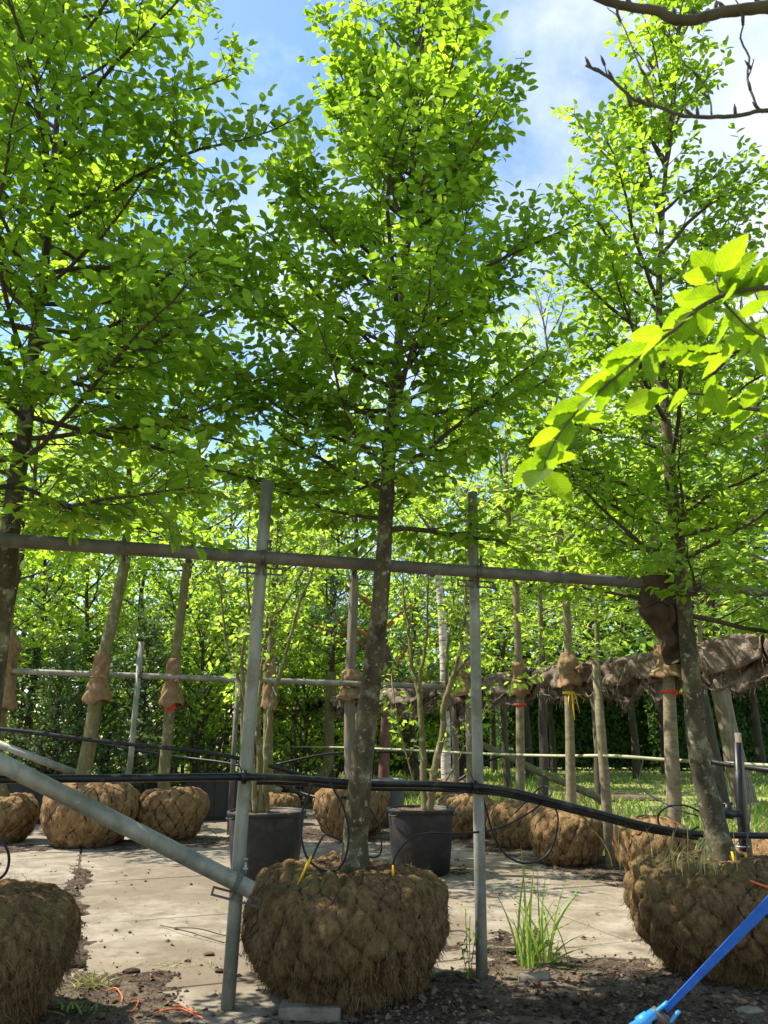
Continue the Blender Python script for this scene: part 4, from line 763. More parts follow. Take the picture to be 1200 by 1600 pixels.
hose('drip_line', PP([(487, 1224), (480, 1250), (472, 1268), (470, 1290), (472, 1315), (480, 1340), (497, 1357), (515, 1362), (530, 1356), (541, 1335), (545, 1300), (537, 1262), (524, 1238), (516, 1224)], 5.12, 5.0), .007, 'tubing', 'thin black drip line hanging in a wide loop in front of the lichen spotted trunk', 'drip line')
hose('drip_line', PP([(556, 1322), (530, 1312), (510, 1304), (498, 1318), (488, 1340), (482, 1348)], 5.6, 4.86), .007, 'tubing', 'thin drip line bowed over the burlap ball to a yellow stake, by the wide loop', 'drip line', stakes=[(P(480, 1351, 4.85), (-.5, 0, -1))])
hose('drip_line', PP([(570, 1250), (592, 1290), (596, 1325), (590, 1338), (576, 1338), (572, 1325)], 5.55), .006, 'tubing', 'small black drip loop on the shaded side of the lichen spotted trunk', 'drip line')
hose('drip_line', PP([(748, 1300), (710, 1303), (670, 1302), (640, 1312), (620, 1335), (614, 1355), (614, 1362)], 5.46, 5.1), .007, 'tubing', 'thin drip line arching from the right post to a yellow stake on the burlap ball', 'drip line', stakes=[(P(614, 1366, 5.1), (0, 0, -1))])
hose('drip_line', PP([(748, 1303), (790, 1290), (830, 1268), (862, 1240), (845, 1230), (805, 1270)], 5.5, 5.9), .006, 'tubing', 'thin drip line climbing right of the right post towards the sagging hose', 'drip line')
hose('drip_line', PP([(752, 1235), (770, 1300), (790, 1335), (820, 1349), (850, 1340), (866, 1315), (872, 1280), (866, 1258)], 5.6, 5.8), .007, 'tubing', 'large drip loop hanging between the right post and the grass clump', 'drip line')
hose('drip_line', PP([(1005, 1186), (1000, 1225), (1020, 1245), (1060, 1265), (1090, 1275)], 7.4, 6.2), .006, 'tubing', 'thin drip line dropping behind the mottled hornbeam trunk', 'drip line')
hose('drip_line', PP([(1092, 1292), (1060, 1305), (1038, 1300), (1028, 1278), (1040, 1262), (1068, 1258), (1098, 1272), (1120, 1300), (1140, 1330), (1146, 1340)], 6.2, 5.7), .007, 'tubing', 'coiled drip line against the mottled trunk ending in a yellow stake', 'drip line', stakes=[(P(1147, 1343, 5.65), (.2, 0, -1))])
hose('drip_line', PP([(1168, 1215), (1172, 1260), (1168, 1310), (1166, 1340)], 6.6, 5.85), .006, 'tubing', 'straight drip line beside the black water pipe, yellow stake at its end', 'drip line', stakes=[(P(1166, 1344, 5.85), (0, 0, -1))])
hose('drip_line', PP([(-20, 1300), (5, 1318), (14, 1340), (8, 1365), (-15, 1382)], 4.9, 4.7), .008, 'tubing', 'drip line end curling above the shaggy ball under the slanting brace', 'drip line')
hose('webbing_strap', [P(452, 1167, 19), P(540, 1168, 17), P(640, 1172, 14.0), P(760, 1178, 12.2), P(870, 1181, 10.7), P(951, 1181, 9.6), P(1040, 1187, 9.1), P(1120, 1192, 8.6), P(1200, 1196, 8.1), P(1330, 1203, 7.4)], .019, 'webbing', 'cream webbing strap stretched across in front of the pale pole', 'strap')
hose('irrigation_hose', [P(1105, 1189, 8.7), P(1145, 1196, 8.4), P(1200, 1203, 8.0), P(1300, 1215, 7.5)], .026, 'tubing', 'dark grey pipe running just below the cream webbing strap', 'pipe')
m_ = MB(); tube(m_, [P(752, 1163, 13.5), P(840, 1205, 12.8), P(930, 1244, 12.0), P(938, 1249, 11.9)], .055, 10); m_.build('leaning_pole', M['bark_olive'], None, label='greenish pole leaning down across the slim pale trunks', cat='pole')
# water pipe with tap
wp = thing('water_pipe', P(1160, 1345, 7.35) * (1, 1, 0), 'black upright water pipe with side outlet near the rail end', 'pipe'); q0 = P(1160, 1345, 7.35) * (1, 1, 0)
part_tube('standpipe', [q0 - UP * .05, P(1157, 1270, 7.35), P(1152, 1160, 7.35)], .035, M['hose'], wp, 12); part_tube('pole', [q0 + (.06, .02, -.05), P(1164, 1270, 7.37), P(1153, 1145, 7.37)], .03, M['bark_brown'], wp, 10)
m_ = MB(); tube(m_, spline([P(1156, 1270, 7.3), P(1146, 1272, 7.28), P(1132, 1271, 7.26), P(1123, 1273, 7.25)], 4), [.03] * 5 + [.045] * 4 + [.035] * 4, 10); tube(m_, [P(1138, 1272, 7.27), P(1137, 1256, 7.27)], [.045, .03], 10); tube(m_, [P(1130, 1257, 7.27), P(1144, 1256, 7.27)], .014, 6); m_.build('tap', M['hose'], wp)
m_ = MB(); ring(m_, P(1159, 1322, 7.35), UP, .06, .012); m_.build('wire_tie', M['steel'], wp)

# ------------------------------------------------------------------ black containers and far pots on the left
def crate(label, xl, xr, yb, yt, mt='crate'):
    f = G((xl + xr) / 2, yb); s_ = f[1] * CP / F; w_ = (xr - xl) * s_; t_ = P(xl, yt, f[1])[2]; c = f + np.array((0, w_ * .45, 0)); th = thing('crate', c, label, 'crate'); R_ = np.array(((C20, -S20, 0), (S20, C20, 0), (0, 0, 1)))
    d_ = w_ * .8
    for nm, cc, sz in (('side', (0, -d_ / 2, t_ / 2), (w_, .03, t_)), ('side', (0, d_ / 2, t_ / 2), (w_, .03, t_)), ('side', (-w_ / 2 + .015, 0, t_ / 2), (.03, d_ - .034, t_)), ('side', (w_ / 2 - .015, 0, t_ / 2), (.03, d_ - .034, t_)), ('floor', (0, 0, .04), (w_ - .07, d_ - .04, .03))):
        m_ = MB(); box(m_, c + R_ @ np.array(cc), sz, R_); m_.build(nm, M[mt], th, smooth=False)
    for k_ in range(5):
        m_ = MB(); box(m_, c + R_ @ np.array((-w_ / 2 + w_ * (k_ + .5) / 5, -d_ / 2 - .025, t_ * .5)), (.03, .02, t_ * .96), R_); m_.build('rib', M[mt], th, smooth=False)
    for zz_ in (.12, .97):
        m_ = MB(); box(m_, c + R_ @ np.array((0, -d_ / 2 - .03, t_ * zz_)), (w_ + .03, .034, .05), R_); m_.build('rim', M[mt], th, smooth=False)
crate('black slatted container behind the peaked burlap ball', 276, 366, 1283, 1216); crate('black container at the left edge behind the burlap balls', -40, 58, 1290, 1214)
for k_, (a, lb) in enumerate([((148, 184, 1250, 1205), 'black pot behind the leaning rear trunk'), ((198, 240, 1252, 1196), 'dark grey pot just beside the slim rear post'), ((62, 88, 1232, 1188), 'small dark pot in front of the pale brick stack'), ((318, 345, 1225, 1192), 'grey pot among the dark shrub stems'), ((100, 128, 1234, 1200), 'wide black pot under the glossy evergreen shrubs')]):
    pot(lb, *a, mt='pot' if k_ != 1 else 'pot_blue', handles=False)
bs = thing('brick_stack', G(38, 1228), 'stack of pale bricks beyond the slanting brace', 'bricks'); bm_ = MB(); box(bm_, (0, 0, 0), (.44, .22, .1)); bme = mesh('brick', bm_.V[0], bm_.Q, M['brick'], False); bw = G(38, 1228)
for r_ in range(8):
    for c_ in range(4): o = bpy.data.objects.new('brick', bme); COL.link(o); o.parent = bs; o.location = ((c_ - 1.5) * .46 + (.1 if r_ % 2 else -.1), RS.uniform(-.02, .02), .055 + r_ * .112)
m_ = MB(); tube(m_, [P(20, 1143, 17), P(75, 1180, 16.6), P(128, 1215, 16.2)], .06, 6); m_.build('leaning_plank', M['timber'], None, label='brown timber leaning behind the leaning rear trunk', cat='timber')

# ------------------------------------------------------------------ small things on the ground in front
def clump(name, label, base, specs, mt, cat, seed):
    th = thing(name, base, label, cat); rng = np.random.RandomState(seed)
    for (dx, dy, h_, lx, ly, wd) in specs:
        k_ = 7; t_ = np.linspace(0, 1, k_)[:, None]; b_ = np.array(base) + (dx, dy, 0); pts = b_ + np.array((lx, ly, 0)) * t_ ** 1.8 + UP * h_ * (t_ - .28 * t_ ** 2 * (abs(lx) + abs(ly)) / max(h_, .05)); sd = nrm(np.array((rng.normal(), rng.normal() * .4, 0))) * wd
        w_ = np.array((.6, .9, 1, .95, .75, .45, .05))[:, None]; V = np.stack([pts - sd * w_, pts - UP * 0 + np.array((0, -.2 * wd, 0)), pts + sd * w_], 1).reshape(-1, 3); i = np.arange(k_ - 1)[:, None] * 3
        m_ = MB(); m_.add(V, np.vstack([i + (0, 1, 4, 3), i + (1, 2, 5, 4)])); m_.build('blade', M[mt], th)
rg = np.random.RandomState(5); gb = G(848, 1514)
sp = [(-.10 + rg.normal() * .02, rg.normal() * .03, .80, -.02, 0, .007)] + [(rg.normal() * .075 - .01, rg.normal() * .05, rg.uniform(.22, .74), rg.normal() * .2 + .1, rg.normal() * .12, rg.uniform(.005, .011)) for _ in range(32)]
sp += [(.05, -.03, .28, .42, -.02, .010), (.06, -.02, .30, .52, .02, .011), (.05, 0, .34, .36, .06, .010), (.03, -.05, .12, .30, -.12, .012), (.05, -.05, .06, .25, -.15, .010)] + [(rg.normal() * .05 - .1, rg.normal() * .04, rg.uniform(.3, .5), -.05 + rg.normal() * .05, 0, .007) for _ in range(10)]
clump('grass_clump', 'tall bright green grass clump growing beside the right post', gb, sp, 'grass', 'grass', 1)
gb2 = G(140, 1545); clump('grass_clump', 'yellowing grass tuft at the foot of the shaggy ball under the brace', gb2, [(rg.normal() * .05, rg.normal() * .04, rg.uniform(.06, .16), rg.normal() * .12, rg.normal() * .08, .005) for _ in range(60)], 'dry', 'grass', 2)
gb3 = G(130, 1590); clump('grass_clump', 'dark green grass tuft in the soil near the orange twine', gb3, [(rg.normal() * .09, rg.normal() * .04, rg.uniform(.05, .13), rg.normal() * .12, rg.normal() * .06, .006) for _ in range(30)], 'grass', 'grass', 3)
gb4 = G(965, 1330, .02); clump('grass_clump', 'green grass tuft at the foot of the pale pole', gb4 + (0, -.2, 0), [(rg.normal() * .2, rg.normal() * .12, rg.uniform(.15, .4), rg.normal() * .15, rg.normal() * .1, .008) for _ in range(70)], 'grass', 'grass', 4)
gb5 = G(270, 1510); clump('grass_clump', 'sparse yellow grass blades on the soil left of the left post', gb5, [(rg.normal() * .22, rg.normal() * .05, rg.uniform(.02, .07), rg.normal() * .12, rg.normal() * .08, .004) for _ in range(36)], 'dry', 'grass', 5)
gb6 = np.array((1.95, 5.45, .66)); clump('grass_clump', 'yellow green weeds sprouting from the burlap ball of the mottled hornbeam', gb6, [(rg.normal() * .16, rg.normal() * .12, rg.uniform(.10, .36), rg.normal() * .10, rg.normal() * .06, .0035) for _ in range(46)], 'dry', 'weeds', 6)
# thin weed by the right post
wd_ = thing('weed', G(735, 1535), 'spindly weed at the foot of the right post', 'weed'); wb = G(735, 1535); m_ = MB(); ps = []
for dx, h_ in ((-.03, .42), (.0, .38), (.03, .26), (-.06, .2)): p_ = spline([wb, wb + (dx * .5, 0, h_ * .5), wb + (dx + .01, 0, h_)], 5); tube(m_, p_, .0025, 4); ps.append(p_)
m_.build('stem', M['grass'], wd_, kind='stuff'); m_ = MB(); rr = np.random.RandomState(4); A = np.concatenate(ps); ii = rr.randint(2, len(A), 60); leaves(m_, A[ii], nrm(rr.normal(size=(60, 3)) + (0, 0, .2)), nrm(UP + rr.normal(size=(60, 3)) * .5), rr.uniform(.012, .035, 60)); m_.build('foliage', M['leaf_light'], wd_, kind='stuff')
# concrete stub, block under the ball, twigs, orange twine
c = G(835, 1540) + UP * .036; m_ = MB(); ax = np.array((.98, .2, .03)); k_ = 12; tt = np.linspace(-.105, .105, k_)[:, None]; tube(m_, c + ax * tt, [.03] + [.042] * 10 + [.03], 18); V = m_.V[0]; V += ((fbm(V, 30, 2, 3) - .5) * .02)[:, None] * nrm(V - c); m_.build('concrete_stub', M['log'], None, label='short grey concrete stub lying at the grass clump', cat='concrete stub')
c = G(482, 1602); m_ = MB(); bx_ = MB(); box(bx_, (0, 0, 0), (.34, .16, .08)); V = bx_.V[0] @ frame((0, 0, 1)).T; m_.add(V + c + (0, .12, .03), bx_.Q[0]); o = m_.build('concrete_block', M['log'], None, smooth=False, label='worn concrete block wedged under the shaggy ball between the posts', cat='block'); bv = o.modifiers.new('b', 'BEVEL'); bv.width = .012; bv.segments = 2
def stick(label, px_, r_, mt='twig'):
    pts = [G(x, y) + UP * (.012 + .02 * (k_ % 2)) for k_, (x, y) in enumerate(px_)]; m_ = MB(); tube(m_, spline(pts, 5), r_, 6); m_.build('stick', M[mt], None, label=label, cat='stick')
stick('long thin stick lying across the soil before the right post', [(662, 1530), (700, 1527), (745, 1532), (790, 1556), (838, 1577)], .007, 'bark_olive'); stick('thin twig on the concrete left of the left post', [(270, 1452), (310, 1458), (350, 1464), (385, 1470)], .004); stick('small forked twig on the concrete behind the left post', [(250, 1448), (290, 1462), (350, 1476)], .004); stick('dark twig beside the shaggy ball on the concrete', [(697, 1458), (725, 1462), (735, 1472)], .006)
for k_, (px_, lb) in enumerate([([(165, 1560), (180, 1556), (190, 1568), (188, 1580)], 'orange twine scrap beside the yellowing grass tuft'), ([(200, 1578), (215, 1580), (208, 1593), (196, 1592)], 'small curl of orange twine in the soil'), ([(240, 1596), (262, 1590), (285, 1584), (302, 1592), (318, 1598)], 'longest piece of orange twine in the soil'), ([(270, 1583), (286, 1580), (296, 1588), (310, 1590)], 'short orange twine crossing the longest piece')]):
    pts = [G(x, y) for x, y in px_]; pts = [p + UP * (max(0, float(soil_h(np.array([p[0]]), np.array([p[1]]))[0])) + .02) for p in pts]; m_ = MB(); tube(m_, spline(pts, 5), .004, 6); m_.build('orange_twine', M['orange'], None, label=lb, cat='twine')
m_ = MB(); tube(m_, spline([P(1172, 1376, 5.2), P(1185, 1381, 5.15), P(1215, 1392, 5.15)], 4), .008, 5); m_.build('orange_twine', M['orange'], None, label='orange twine on top of the burlap ball of the mottled hornbeam', cat='twine')
rr = random.Random(8)
for k_, (x, y, s_, lb) in enumerate([(326, 1493, .035, 'dark stone on bare concrete left of the left post'), (120, 1512, .06, 'dark broken clod beside the yellowing grass tuft'), (797, 1490, .05, 'flat brown stone behind the grass clump'), (205, 1522, .05, 'dark bark piece among yellow grass blades'), (1172, 1588, .07, 'pale flint stone on the ground below the blue strap'), (345, 1520, .035, 'small clod at the foot of the left post')]):
    m_ = MB(); lathe(m_, [(0.001, -.5), (.6, -.42), (.95, -.1), (.9, .25), (.5, .48), (.001, .5)], (0, 0, 0), 12); V = m_.V[0]; V = V * (1 + .7 * (fbm(V, 1.5, k_, 3) - .5))[:, None] * s_ * np.array((1.2, .8, .7)); m_.V[0] = V + G(x, y) + UP * s_ * .3; m_.build('stone', M['clod'] if k_ != 4 else M['log'], None, smooth=False, label=lb, cat='stone')
# ------------------------------------------------------------------ trees at the right hand edge whose boughs hang into view
def big_leaf_mesh():
    k_ = 13; s = np.linspace(0, 1, k_); w_ = np.sin(math.pi * np.clip(s, 0, 1) ** .82) ** .9 * .29; w_[0] = .012; w_[-1] = 0; V = []
    for i in range(k_):
        ser = 1 + (.07 if i % 2 else -.05); pl = .022 * (1 if i % 2 else -1)
        for f, zz_ in ((-1, .07), (-.5, .02 + pl), (0, -.01), (.5, .02 + pl), (1, .07)): V.append((f * w_[i] * (ser if abs(f) == 1 else 1), s[i] + abs(f) * .05 * (1 - s[i]), zz_ * (w_[i] / .31) - .12 * s[i] ** 2))
    i, j = np.meshgrid(np.arange(k_ - 1), np.arange(4), indexing='ij'); Q = np.stack([i * 5 + j, i * 5 + j + 1, (i + 1) * 5 + j + 1, (i + 1) * 5 + j], -1).reshape(-1, 4)
    return mesh('leaf', np.array(V), [Q], M['leaf_fore'])
BL = big_leaf_mesh(); rng = np.random.RandomState(77); YF = 1.12
ft = thing('beech_tree', (1.75, 1.0, 0), 'bright yellow green leafy bough hanging in close above the sacking rail', 'tree')
m_ = MB(); trunk_mesh(m_, [(1.75, 1.0, -.05), (1.76, 1.0, .9), (1.72, 1.02, 1.8), (1.75, 1.03, 2.8), (1.73, 1.0, 3.8)], [.09, .08, .07, .055, .03], 5, 14, .06); m_.build('trunk', M['bark'], ft)
TW = [[(1215, 449), (1174, 451), (1156, 454), (1128, 462), (1088, 484), (1059, 511), (1022, 539), (1004, 555), (985, 570), (950, 600), (919, 626), (893, 653), (869, 686), (853, 719), (850, 735)],
      [(1215, 546), (1194, 545), (1145, 550), (1108, 552), (1072, 548), (1035, 547)], [(1128, 470), (1152, 495), (1174, 515), (1210, 535)], [(1215, 642), (1160, 637), (1132, 627), (1097, 616), (1048, 614), (1030, 618)], [(1130, 461), (1121, 449), (1120, 430)], [(1210, 500), (1185, 470), (1175, 440)]]
Yo = [0, .10, .02, .14, 0, .06]; m_ = MB(); lf = []
for k_, tw in enumerate(TW):
    c = spline([P(x, y, YF + Yo[k_]) for x, y in tw], 5)
    if tw[0][0] > 1205: c = np.vstack([[(1.74, 1.02, c[0][2] + (-.25 if k_ != 3 else -.1))], [(1.2, 1.08, c[0][2] - .04)], c])
    tube(m_, c, np.linspace(.005 if k_ in (0, 1, 3) else .0022, .001, len(c)), 6)
    d = np.concatenate([[0], np.cumsum(np.linalg.norm(np.diff(c, axis=0), axis=1))]); q = np.arange(d[-1] - .005, max(.0, d[-1] - 1.2), -.026)
    for j_, s_ in enumerate(q):
        i_ = min(int(np.searchsorted(d, s_)), len(c) - 1); T_ = nrm(c[i_] - c[max(i_ - 1, 0)]); sd = np.cross(T_, nrm((0, -.8, .6))) * (1 if j_ % 2 else -1)
        if project(c[i_][None])[0][0] > 1205: continue
        D_ = T_ if j_ == 0 else T_ * .62 + sd * .75 + rng.normal(size=3) * .18 - UP * .22
        lf.append((c[i_], D_, nrm(np.array((-.35, .15, .85)) + rng.normal(size=3) * .30), rng.uniform(.05, .076) if j_ else .08))
m_.build('bough', M['bark_dark'], ft)
for x, y, dx, dy, ln in ((1120, 432, -.25, 1, .09), (1121, 440, .8, .55, .105), (1119, 436, -1, .1, .075), (1150, 455, .4, 1, .09), (1180, 452, .3, 1, .085), (1190, 500, .7, -.4, .08), (1100, 478, -.9, .5, .08), (1085, 484, -.4, -1, .075), (1165, 520, -.5, -.8, .07), (1140, 552, -.3, -1, .08), (1185, 548, .6, -.6, .08), (1110, 600, .4, -1, .08), (1160, 640, .2, 1, .07), (1185, 640, .5, -.5, .08), (850, 735, .02, -1, .088), (853, 722, 1, .2, .066), (893, 655, .6, -.6, .078), (890, 655, -.9, .2, .062), (869, 686, -.35, -1, .062), (872, 690, .12, -1, .062), (925, 622, -.6, -.7, .088), (950, 600, -.5, -.8, .09), (985, 570, -.9, -.3, .095), (1004, 555, -.2, -1, .088), (1004, 560, -1, -.15, .09), (1022, 539, .1, -1, .082), (1040, 525, -1, .1, .085), (965, 590, -.9, -.45, .085), (905, 640, -.75, -.7, .08)):
    lf.append((P(x, y, YF + rng.uniform(-.02, .12)), np.array((dx, -.1, dy)), nrm(np.array((-.35, .22, .8)) + rng.normal(size=3) * .35), ln * .82))
for p_, D_, N_, s_ in lf:
    N_ = nrm(np.array((-.24, .48, .82)) + rng.normal(size=3) * .24); D_ = nrm(D_); D_ = nrm(D_ - N_ * N_.dot(D_) * .9)
    X, D2, Z = basis(np.array([D_]), np.array([N_])); o = bpy.data.objects.new('leaf', BL); COL.link(o); o.parent = ft; m4 = np.eye(4); m4[:3, 0] = X[0] * s_; m4[:3, 1] = D2[0] * s_; m4[:3, 2] = Z[0] * s_; m4[:3, 3] = p_ - np.array(ft.location); o.matrix_basis = Matrix(m4.tolist())
bt = thing('bare_tree', (2.1, 1.5, 0), 'leafless dark boughs with small buds reaching in against the sky', 'tree'); m_ = MB(); trunk_mesh(m_, [(2.1, 1.5, -.05), (2.08, 1.5, 1.2), (2.1, 1.48, 2.4), (2.05, 1.5, 3.4), (2.06, 1.5, 4.6)], [.10, .09, .08, .06, .03], 8, 14, .06); m_.build('trunk', M['bark_dark'], bt)
YB_ = 1.3
for tw, r0, r1, root in (([(1250, 20), (1200, 11), (1167, 14), (1127, 19), (1083, 31), (1050, 29), (1027, 17), (987, 11), (940, -1), (890, -30)], .0145, .008, 3.3), ([(1250, 170), (1200, 173), (1183, 174), (1150, 181), (1100, 183), (1060, 179), (1033, 168), (1007, 162), (987, 152), (950, 120), (915, 102)], .005, .003, 2.5),
    ([(1020, 165), (1019, 142), (997, 97), (970, 33), (949, 12)], .0022, .001, 0), ([(1184, 172), (1168, 123), (1170, 90), (1157, 60), (1163, 27), (1150, 0), (1140, -30)], .0026, .0013, 0), ([(1112, 181), (1107, 147), (1087, 115), (1067, 97), (1062, 70)], .0021, .0009, 0), ([(1003, 161), (990, 166), (977, 167)], .0025, .0012, 0), ([(950, 120), (946, 108), (944, 98)], .002, .001, 0), ([(1013, 118), (1022, 104), (1024, 96)], .002, .001, 0), ([(1168, 123), (1176, 100), (1178, 92)], .0018, .001, 0)):
    c = spline([P(x, y, YB_) for x, y in tw], 5)
    if root: c = np.vstack([[(2.07, 1.5, root - .35)], [(1.5, 1.38, c[0][2] - .08)], c])
    c[2:-1] += rng.normal(size=c[2:-1].shape) * .0005; m_ = MB(); tube(m_, c, np.linspace(r0, r1, len(c)), 9); d = np.linalg.norm(np.diff(c, axis=0), axis=1).sum()
    for q in rng.choice(np.arange(3, len(c) - 1), max(1, min(9, int(d / .09))), False):
        dd_ = nrm(np.array((rng.normal() * .4 - .6, -.3, .8))); tube(m_, [c[q], c[q] + dd_ * (.012 + r1), c[q] + dd_ * (.022 + r1)], [.0028 + r1 * .3, .003 + r1 * .2, .0008], 5)
    m_.build('bough', M['bark_dark'], bt)
# blue ratchet strap
st = thing('ratchet_strap', P(1046, 1572, 2.35), 'blue ratchet strap pulled tight past the burlap ball of the mottled hornbeam', 'strap')
a_, b_ = P(1040, 1578, 2.35), P(1215, 1398, 2.15); e_ = b_ + (b_ - a_) * 1.3; k_ = 14; t_ = np.linspace(0, 1, k_)[:, None]; cc = a_ + (e_ - a_) * t_; wv = nrm(np.cross(e_ - a_, (0.1, -1, .1))); wv2 = nrm(np.cross(e_ - a_, wv)); hw = np.interp(np.linspace(0, 1, k_), [0, .06, .4, 1], [.008, .009, .014, .015])[:, None]
V = np.stack([cc + wv * hw, cc + wv * hw + wv2 * .003, cc - wv * hw + wv2 * .003, cc - wv * hw], 1).reshape(-1, 3); i = np.arange(k_ - 1)[:, None] * 4; m_ = MB(); m_.add(V, np.vstack([i + (0, 1, 5, 4), i + (1, 2, 6, 5), i + (2, 3, 7, 6), i + (3, 0, 4, 7)])); m_.build('webbing', M['strap_blue'], st, smooth=False)
q = P(1040, 1585, 2.34); ax = nrm(a_ - e_)
for sg in (-1, 1):
    m_ = MB(); sdv = wv2 * sg * .0; pl = [q - ax * .03 + wv * sg * .018, q + ax * .02 + wv * sg * .022, q + ax * .07 + wv * sg * .026, q + ax * .11 + wv * sg * .02]; tube(m_, spline(pl, 4), [.010] * 4 + [.014] * 5 + [.010] * 4, 8, True, .5); m_.build('side_plate', M['blue_metal'], st)
m_ = MB(); tube(m_, [q + ax * .015 - wv * .03, q + ax * .015 + wv * .03], .013, 12); m_.build('spool', M['iron'], st)
m_ = MB(); h0 = P(1003, 1596, 2.33); hx = nrm(np.array((.8, 0, .45))); tube(m_, [h0 - hx * .035, h0 - hx * .012, h0 - hx * .011, h0 + hx * .02, h0 + hx * .021, h0 + hx * .04], [.012, .012, .016, .016, .013, .013], 14); m_.build('knob', M['blue_metal'], st)
m_ = MB(); lp = [q + ax * .08 + wv * .02, q + ax * .12 + wv * .02, q + ax * .16, q + ax * .12 - wv * .02, q + ax * .08 - wv * .02]; tube(m_, spline(lp, 5), .008, 8); m_.build('handle', M['blue_metal'], st)
ga = np.array((float(q[0] - .35), float(q[1] + .1), 0)); m_ = MB(); t2 = np.linspace(0, 1, 6)[:, None]; c2 = (q + ax * .1) * (1 - t2) + (ga + UP * .02) * t2; tube(m_, c2, .02, 6, True, .15); m_.build('webbing', M['strap_blue'], st); m_ = MB(); tube(m_, [ga - UP * .1, ga + UP * .06], .015, 8); m_.build('anchor', M['steel'], st)

# ------------------------------------------------------------------ background planting
def bgtree(name, label, x, Y, h0, key, s, sz=None, barkm='bark_dark', r_=.1, lean=0, grp=None, X=None):
    b = np.array((((x - 600) / F * (Y * CP)) if X is None else X, Y, -.05)); t = thing(name, b, label, 'tree', grp); m_ = MB(); top = b + np.array((lean, 0, h0 + .05))
    trunk_mesh(m_, [b, b + (top - b) * .35 + (RS.uniform(-.05, .05), 0, 0), b + (top - b) * .7, top, top + UP * .6 * s + (lean * .1, 0, 0)], [r_ * 1.25, r_, r_ * .9, r_ * .8, r_ * .6], RS.randint(0, 99), 12, .08, 4); m_.build('trunk', M[barkm], t)
    crown(t, key, top - UP * .1, RS.uniform(0, 6.3), s, sz)
def bgshrub(label, x, Y, key, s, sz=None, grp=None, name='shrub', stems=4):
    b = np.array(((x - 600) / F * (Y * CP), Y, -.03)); t = thing(name, b, label, 'shrub', grp)
    for k_ in range(stems):
        m_ = MB(); a = RS.uniform(0, 6.3); d = np.array((math.cos(a), math.sin(a), 0)); tube(m_, spline([b + d * .06, b + d * .18 * s + UP * .5 * s, b + d * .35 * s + UP * 1.4 * s], 4), [.03 * s] * 5 + [.022 * s] * 4, 7); m_.build('stem', M['bark_dark'], t)
    crown(t, key, b + UP * .25 * s, RS.uniform(0, 6.3), s, sz)
# avenue behind the rail on the right
for x, y, px_w in ((1150, 1253, 30), (938, 1222, 17), (990, 1215, 12), (1104, 1222, 13), (1035, 1208, 11), (824, 1216, 11), (862, 1206, 8), (1185, 1210, 12), (770, 1207, 9), (1260, 1225, 16)):
    b = G(x, y); r_ = px_w / 2 * b[1] / F * .95
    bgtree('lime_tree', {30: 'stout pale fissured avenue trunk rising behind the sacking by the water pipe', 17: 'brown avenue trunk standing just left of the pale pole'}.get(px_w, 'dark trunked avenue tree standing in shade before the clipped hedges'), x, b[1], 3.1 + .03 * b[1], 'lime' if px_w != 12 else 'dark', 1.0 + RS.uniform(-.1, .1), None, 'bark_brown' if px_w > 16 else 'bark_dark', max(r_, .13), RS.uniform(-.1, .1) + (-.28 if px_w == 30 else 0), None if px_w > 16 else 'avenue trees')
# clipped hedges
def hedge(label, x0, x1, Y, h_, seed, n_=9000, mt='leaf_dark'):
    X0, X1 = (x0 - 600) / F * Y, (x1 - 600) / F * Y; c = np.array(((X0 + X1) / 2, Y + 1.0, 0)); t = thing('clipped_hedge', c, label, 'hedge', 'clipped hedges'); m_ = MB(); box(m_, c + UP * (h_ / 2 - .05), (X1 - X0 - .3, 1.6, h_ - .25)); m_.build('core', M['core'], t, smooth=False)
    rng = np.random.RandomState(seed); u = rng.rand(n_, 3); pos = np.stack([X0 + u[:, 0] * (X1 - X0), np.full(n_, Y), u[:, 1] * h_], 1); sd = rng.rand(n_); pos[sd < .12, 0] = X0; pos[sd > .88, 0] = X1; mm = (sd < .12) | (sd > .88); pos[mm, 1] = Y + u[mm, 2] * 2; tp = (sd > .42) & (sd < .5); pos[tp, 2] = h_; pos[tp, 1] = Y + u[tp, 2] * 2
    pos += rng.normal(size=pos.shape) * .09; Nr = nrm(np.array((0, -1, .6)) + rng.normal(size=pos.shape) * .6); D = nrm(rng.normal(size=pos.shape) - UP * .5); m_ = MB(); leaves(m_, pos, D, Nr, rng.uniform(.12, .26, n_), LEAF2); m_.build('foliage', M[mt], t, kind='stuff', smooth=False)
hedge('tall dark clipped hedge between the slim pale trunks, left of the bright gap', 775, 990, 38, 5.2, 1); hedge('tall dark clipped hedge behind the water pipe, right of the bright gap', 1006, 1330, 37, 5.4, 2, 12000); hedge('dark clipped hedge behind the birch trunk', 655, 762, 40, 4.6, 3); hedge('hedge end with sunlight put into its light green leaf colour, in the bright gap', 986, 1012, 44, 5.0, 4, 1500, 'leaf_light'); hedge('hedge end coloured pale green as if sunlit, glimpsed behind the right post', 757, 782, 46, 4.6, 5, 1500, 'leaf_light'); hedge('dark hedge far behind the thin distant trees', 420, 640, 34, 3.2, 6)  # the two narrow hedge ends wear paler leaves, sunlight put into the colour
